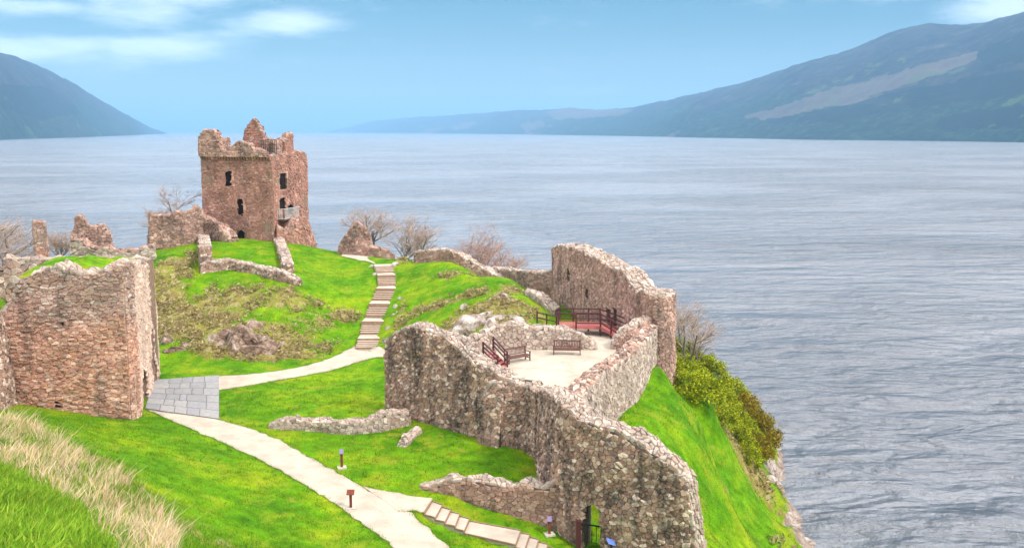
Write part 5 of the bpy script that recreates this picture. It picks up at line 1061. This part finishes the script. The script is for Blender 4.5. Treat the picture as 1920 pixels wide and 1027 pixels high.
# ------------------------------------------------------------------ ground cover
def on_path(x, y):
    m_ = np.zeros(np.shape(x), bool)
    for k, (l, r) in STRIPS.items(): poly = np.r_[l, r[::-1]]; m_ |= in_poly(x, y, poly[::1])
    m_ |= in_poly(x, y, FILL) | in_poly(x, y, _lp) | in_poly(x, y, pc) | (line_dist(x, y, STAIR_C) < 1.12); return m_
def blades(name, x, y, h, w_, lean, mk, seg=1, curl=.3):
    n = len(x); rs = np.random.default_rng(n); z = gz(x, y) - .02; a = rs.uniform(0, 2 * math.pi, n); side = np.stack([np.cos(a), np.sin(a), np.zeros(n)], 1) * (w_ / 2)[:, None]; b = np.stack([x, y, z], 1); up = np.stack([lean[:, 0] * h, lean[:, 1] * h, h], 1)
    if seg == 1: V = np.stack([b - side, b + side, b + up], 1).reshape(-1, 3); Fq = np.arange(3 * n).reshape(-1, 3)
    else:
        m_ = b + up * .55; m_[:, :2] -= up[:, :2] * .18; tip = b + up; V = np.stack([b - side, b + side, m_ + side * .8, m_ - side * .8, tip], 1).reshape(-1, 3); i = np.arange(n)[:, None] * 5
        Fq = np.concatenate([i + [0, 1, 2], i + [0, 2, 3], i + [3, 2, 4]])
    return tag(mesh_np(name, V, Fq, M[mk]), kind="stuff")
rs = np.random.default_rng(21); N_ = 420000
x = rs.uniform(-48, 24, N_); y = 28 + 92 * rs.random(N_) ** 1.25; z = gz(x, y); px_, py_, dp = project(np.stack([x, y, z], 1))
ok = (px_ > -20) & (px_ < 1940) & (py_ < 1060) & (z > 1.0) & ~on_path(x, y) & (gmask(DRY, x, y) < .6) & (gmask(ROCK, x, y) < .4); x, y = x[ok][:260000], y[ok][:260000]
h = rs.uniform(.05, .15, len(x)) * (1 + 1.2 * (gmask(DRY, x, y) > .25)); blades("grass", x, y, h, rs.uniform(.018, .04, len(x)), rs.normal(0, .45, (len(x), 2)), "blade")
x, y = x[:0], y[:0]
xc = rs.uniform(-30, 14, 5200); yc = 30 + 48 * rs.random(5200); keep = ~on_path(xc, yc) & (gz(xc, yc) > 1.5); xc, yc = xc[keep], yc[keep]; x = np.repeat(xc, 14) + rs.normal(0, .14, len(xc) * 14); y = np.repeat(yc, 14) + rs.normal(0, .14, len(yc) * 14); h = np.repeat(rs.uniform(.07, .22, len(xc)), 14) * rs.uniform(.6, 1.2, len(x)); blades("grass", x, y, h, rs.uniform(.02, .05, len(x)), rs.normal(0, .5, (len(x), 2)), "blade")
ex_, ey_ = [], []
for k, (l, r) in STRIPS.items():
    for e_ in (l, r):
        q = resample(e_, int(len(e_) * 26)); q = q + rs.normal(0, .09, q.shape); ex_.append(q[:, 0]); ey_.append(q[:, 1])
x, y = np.concatenate(ex_), np.concatenate(ey_); blades("grass", x, y, rs.uniform(.05, .16, len(x)), rs.uniform(.02, .045, len(x)), rs.normal(0, .5, (len(x), 2)), "blade")
def scatter(polypx, n, rs):
    poly = [hit(*p)[:2] for p in polypx]; P_ = np.array(poly); x = rs.uniform(P_[:, 0].min(), P_[:, 0].max(), n * 3); y = rs.uniform(P_[:, 1].min(), P_[:, 1].max(), n * 3); k = in_poly(x, y, poly); return x[k][:n], y[k][:n]
x, y = scatter([(-80,765),(20,788),(90,815),(170,858),(240,905),(300,955),(328,1000),(330,1060),(215,1060),(155,965),(85,915),(15,885),(-80,850)], 24000, rs)
tuft = np.array([mnoise.noise(Vector((a * .7, b * .7, 5))) + .5 * mnoise.noise(Vector((a * 2.3, b * 2.3, 1))) for a, b in zip(x, y)]); keep = tuft > rs.uniform(-.35, .35, len(x)); x, y, tuft = x[keep], y[keep], tuft[keep]
h = rs.uniform(.3, .95, len(x)) * np.clip(.75 + tuft, .5, 1.4); blades("dry_grass", x, y, h, rs.uniform(.018, .045, len(x)), np.stack([rs.normal(.35, .5, len(x)), rs.normal(.1, .5, len(x))], 1), "straw", 2)
x, y = scatter([(-80,765),(20,788),(90,815),(170,858),(240,905),(310,955),(360,1000),(360,1060),(220,1060),(160,965),(90,915),(20,885),(-80,850)], 7000, rs); h = rs.uniform(.2, .6, len(x)); blades("weeds", x, y, h, rs.uniform(.02, .05, len(x)), rs.normal(.15, .4, (len(x), 2)), "weed", 2)
x, y = scatter([(-80,860),(20,885),(160,965),(230,1060),(-80,1060)], 24000, rs); h = rs.uniform(.15, .5, len(x)); blades("weeds", x, y, h, rs.uniform(.03, .08, len(x)), rs.normal(0, .5, (len(x), 2)), "weed", 2)
x, y = scatter([(0,780),(330,960),(420,1060),(-80,1060),(-80,780)], 9000, rs); h = rs.uniform(.2, .6, len(x)); blades("weeds", x, y, h, rs.uniform(.015, .035, len(x)), rs.normal(.1, .4, (len(x), 2)), "blade", 2)
# dead bracken litter on the rough slopes
N_ = 260000; x = rs.uniform(-48, 26, N_); y = rs.uniform(60, 118, N_); d_ = gmask(DRY, x, y); cl_ = np.array([mnoise.noise(Vector((a * .5, b * .5, 8))) for a, b in zip(x, y)]); ok = (d_ > .25) & (cl_ + (d_ - .45) > rs.uniform(-.1, .45, N_)) & ~on_path(x, y) & (gz(x, y) > 1.2)
x, y = x[ok][:90000], y[ok][:90000]; n = len(x); p = np.stack([x, y, gz(x, y) + rs.uniform(.0, .6, n) * rs.random(n)], 1); d = rs.normal(0, 1, (n, 3)); d[:, 2] = np.abs(d[:, 2]) * .6; d /= np.linalg.norm(d, axis=1)[:, None]; e = np.cross(d, rs.normal(0, 1, (n, 3))); e /= np.linalg.norm(e, axis=1)[:, None]; s_ = rs.uniform(.07, .26, n)[:, None]
tag(mesh_np("dead_bracken", np.stack([p - d * s_, p + e * s_ * .4, p + d * s_, p - e * s_ * .4], 1).reshape(-1, 3), np.arange(4 * n).reshape(-1, 4), M["bracken"]), kind="stuff")
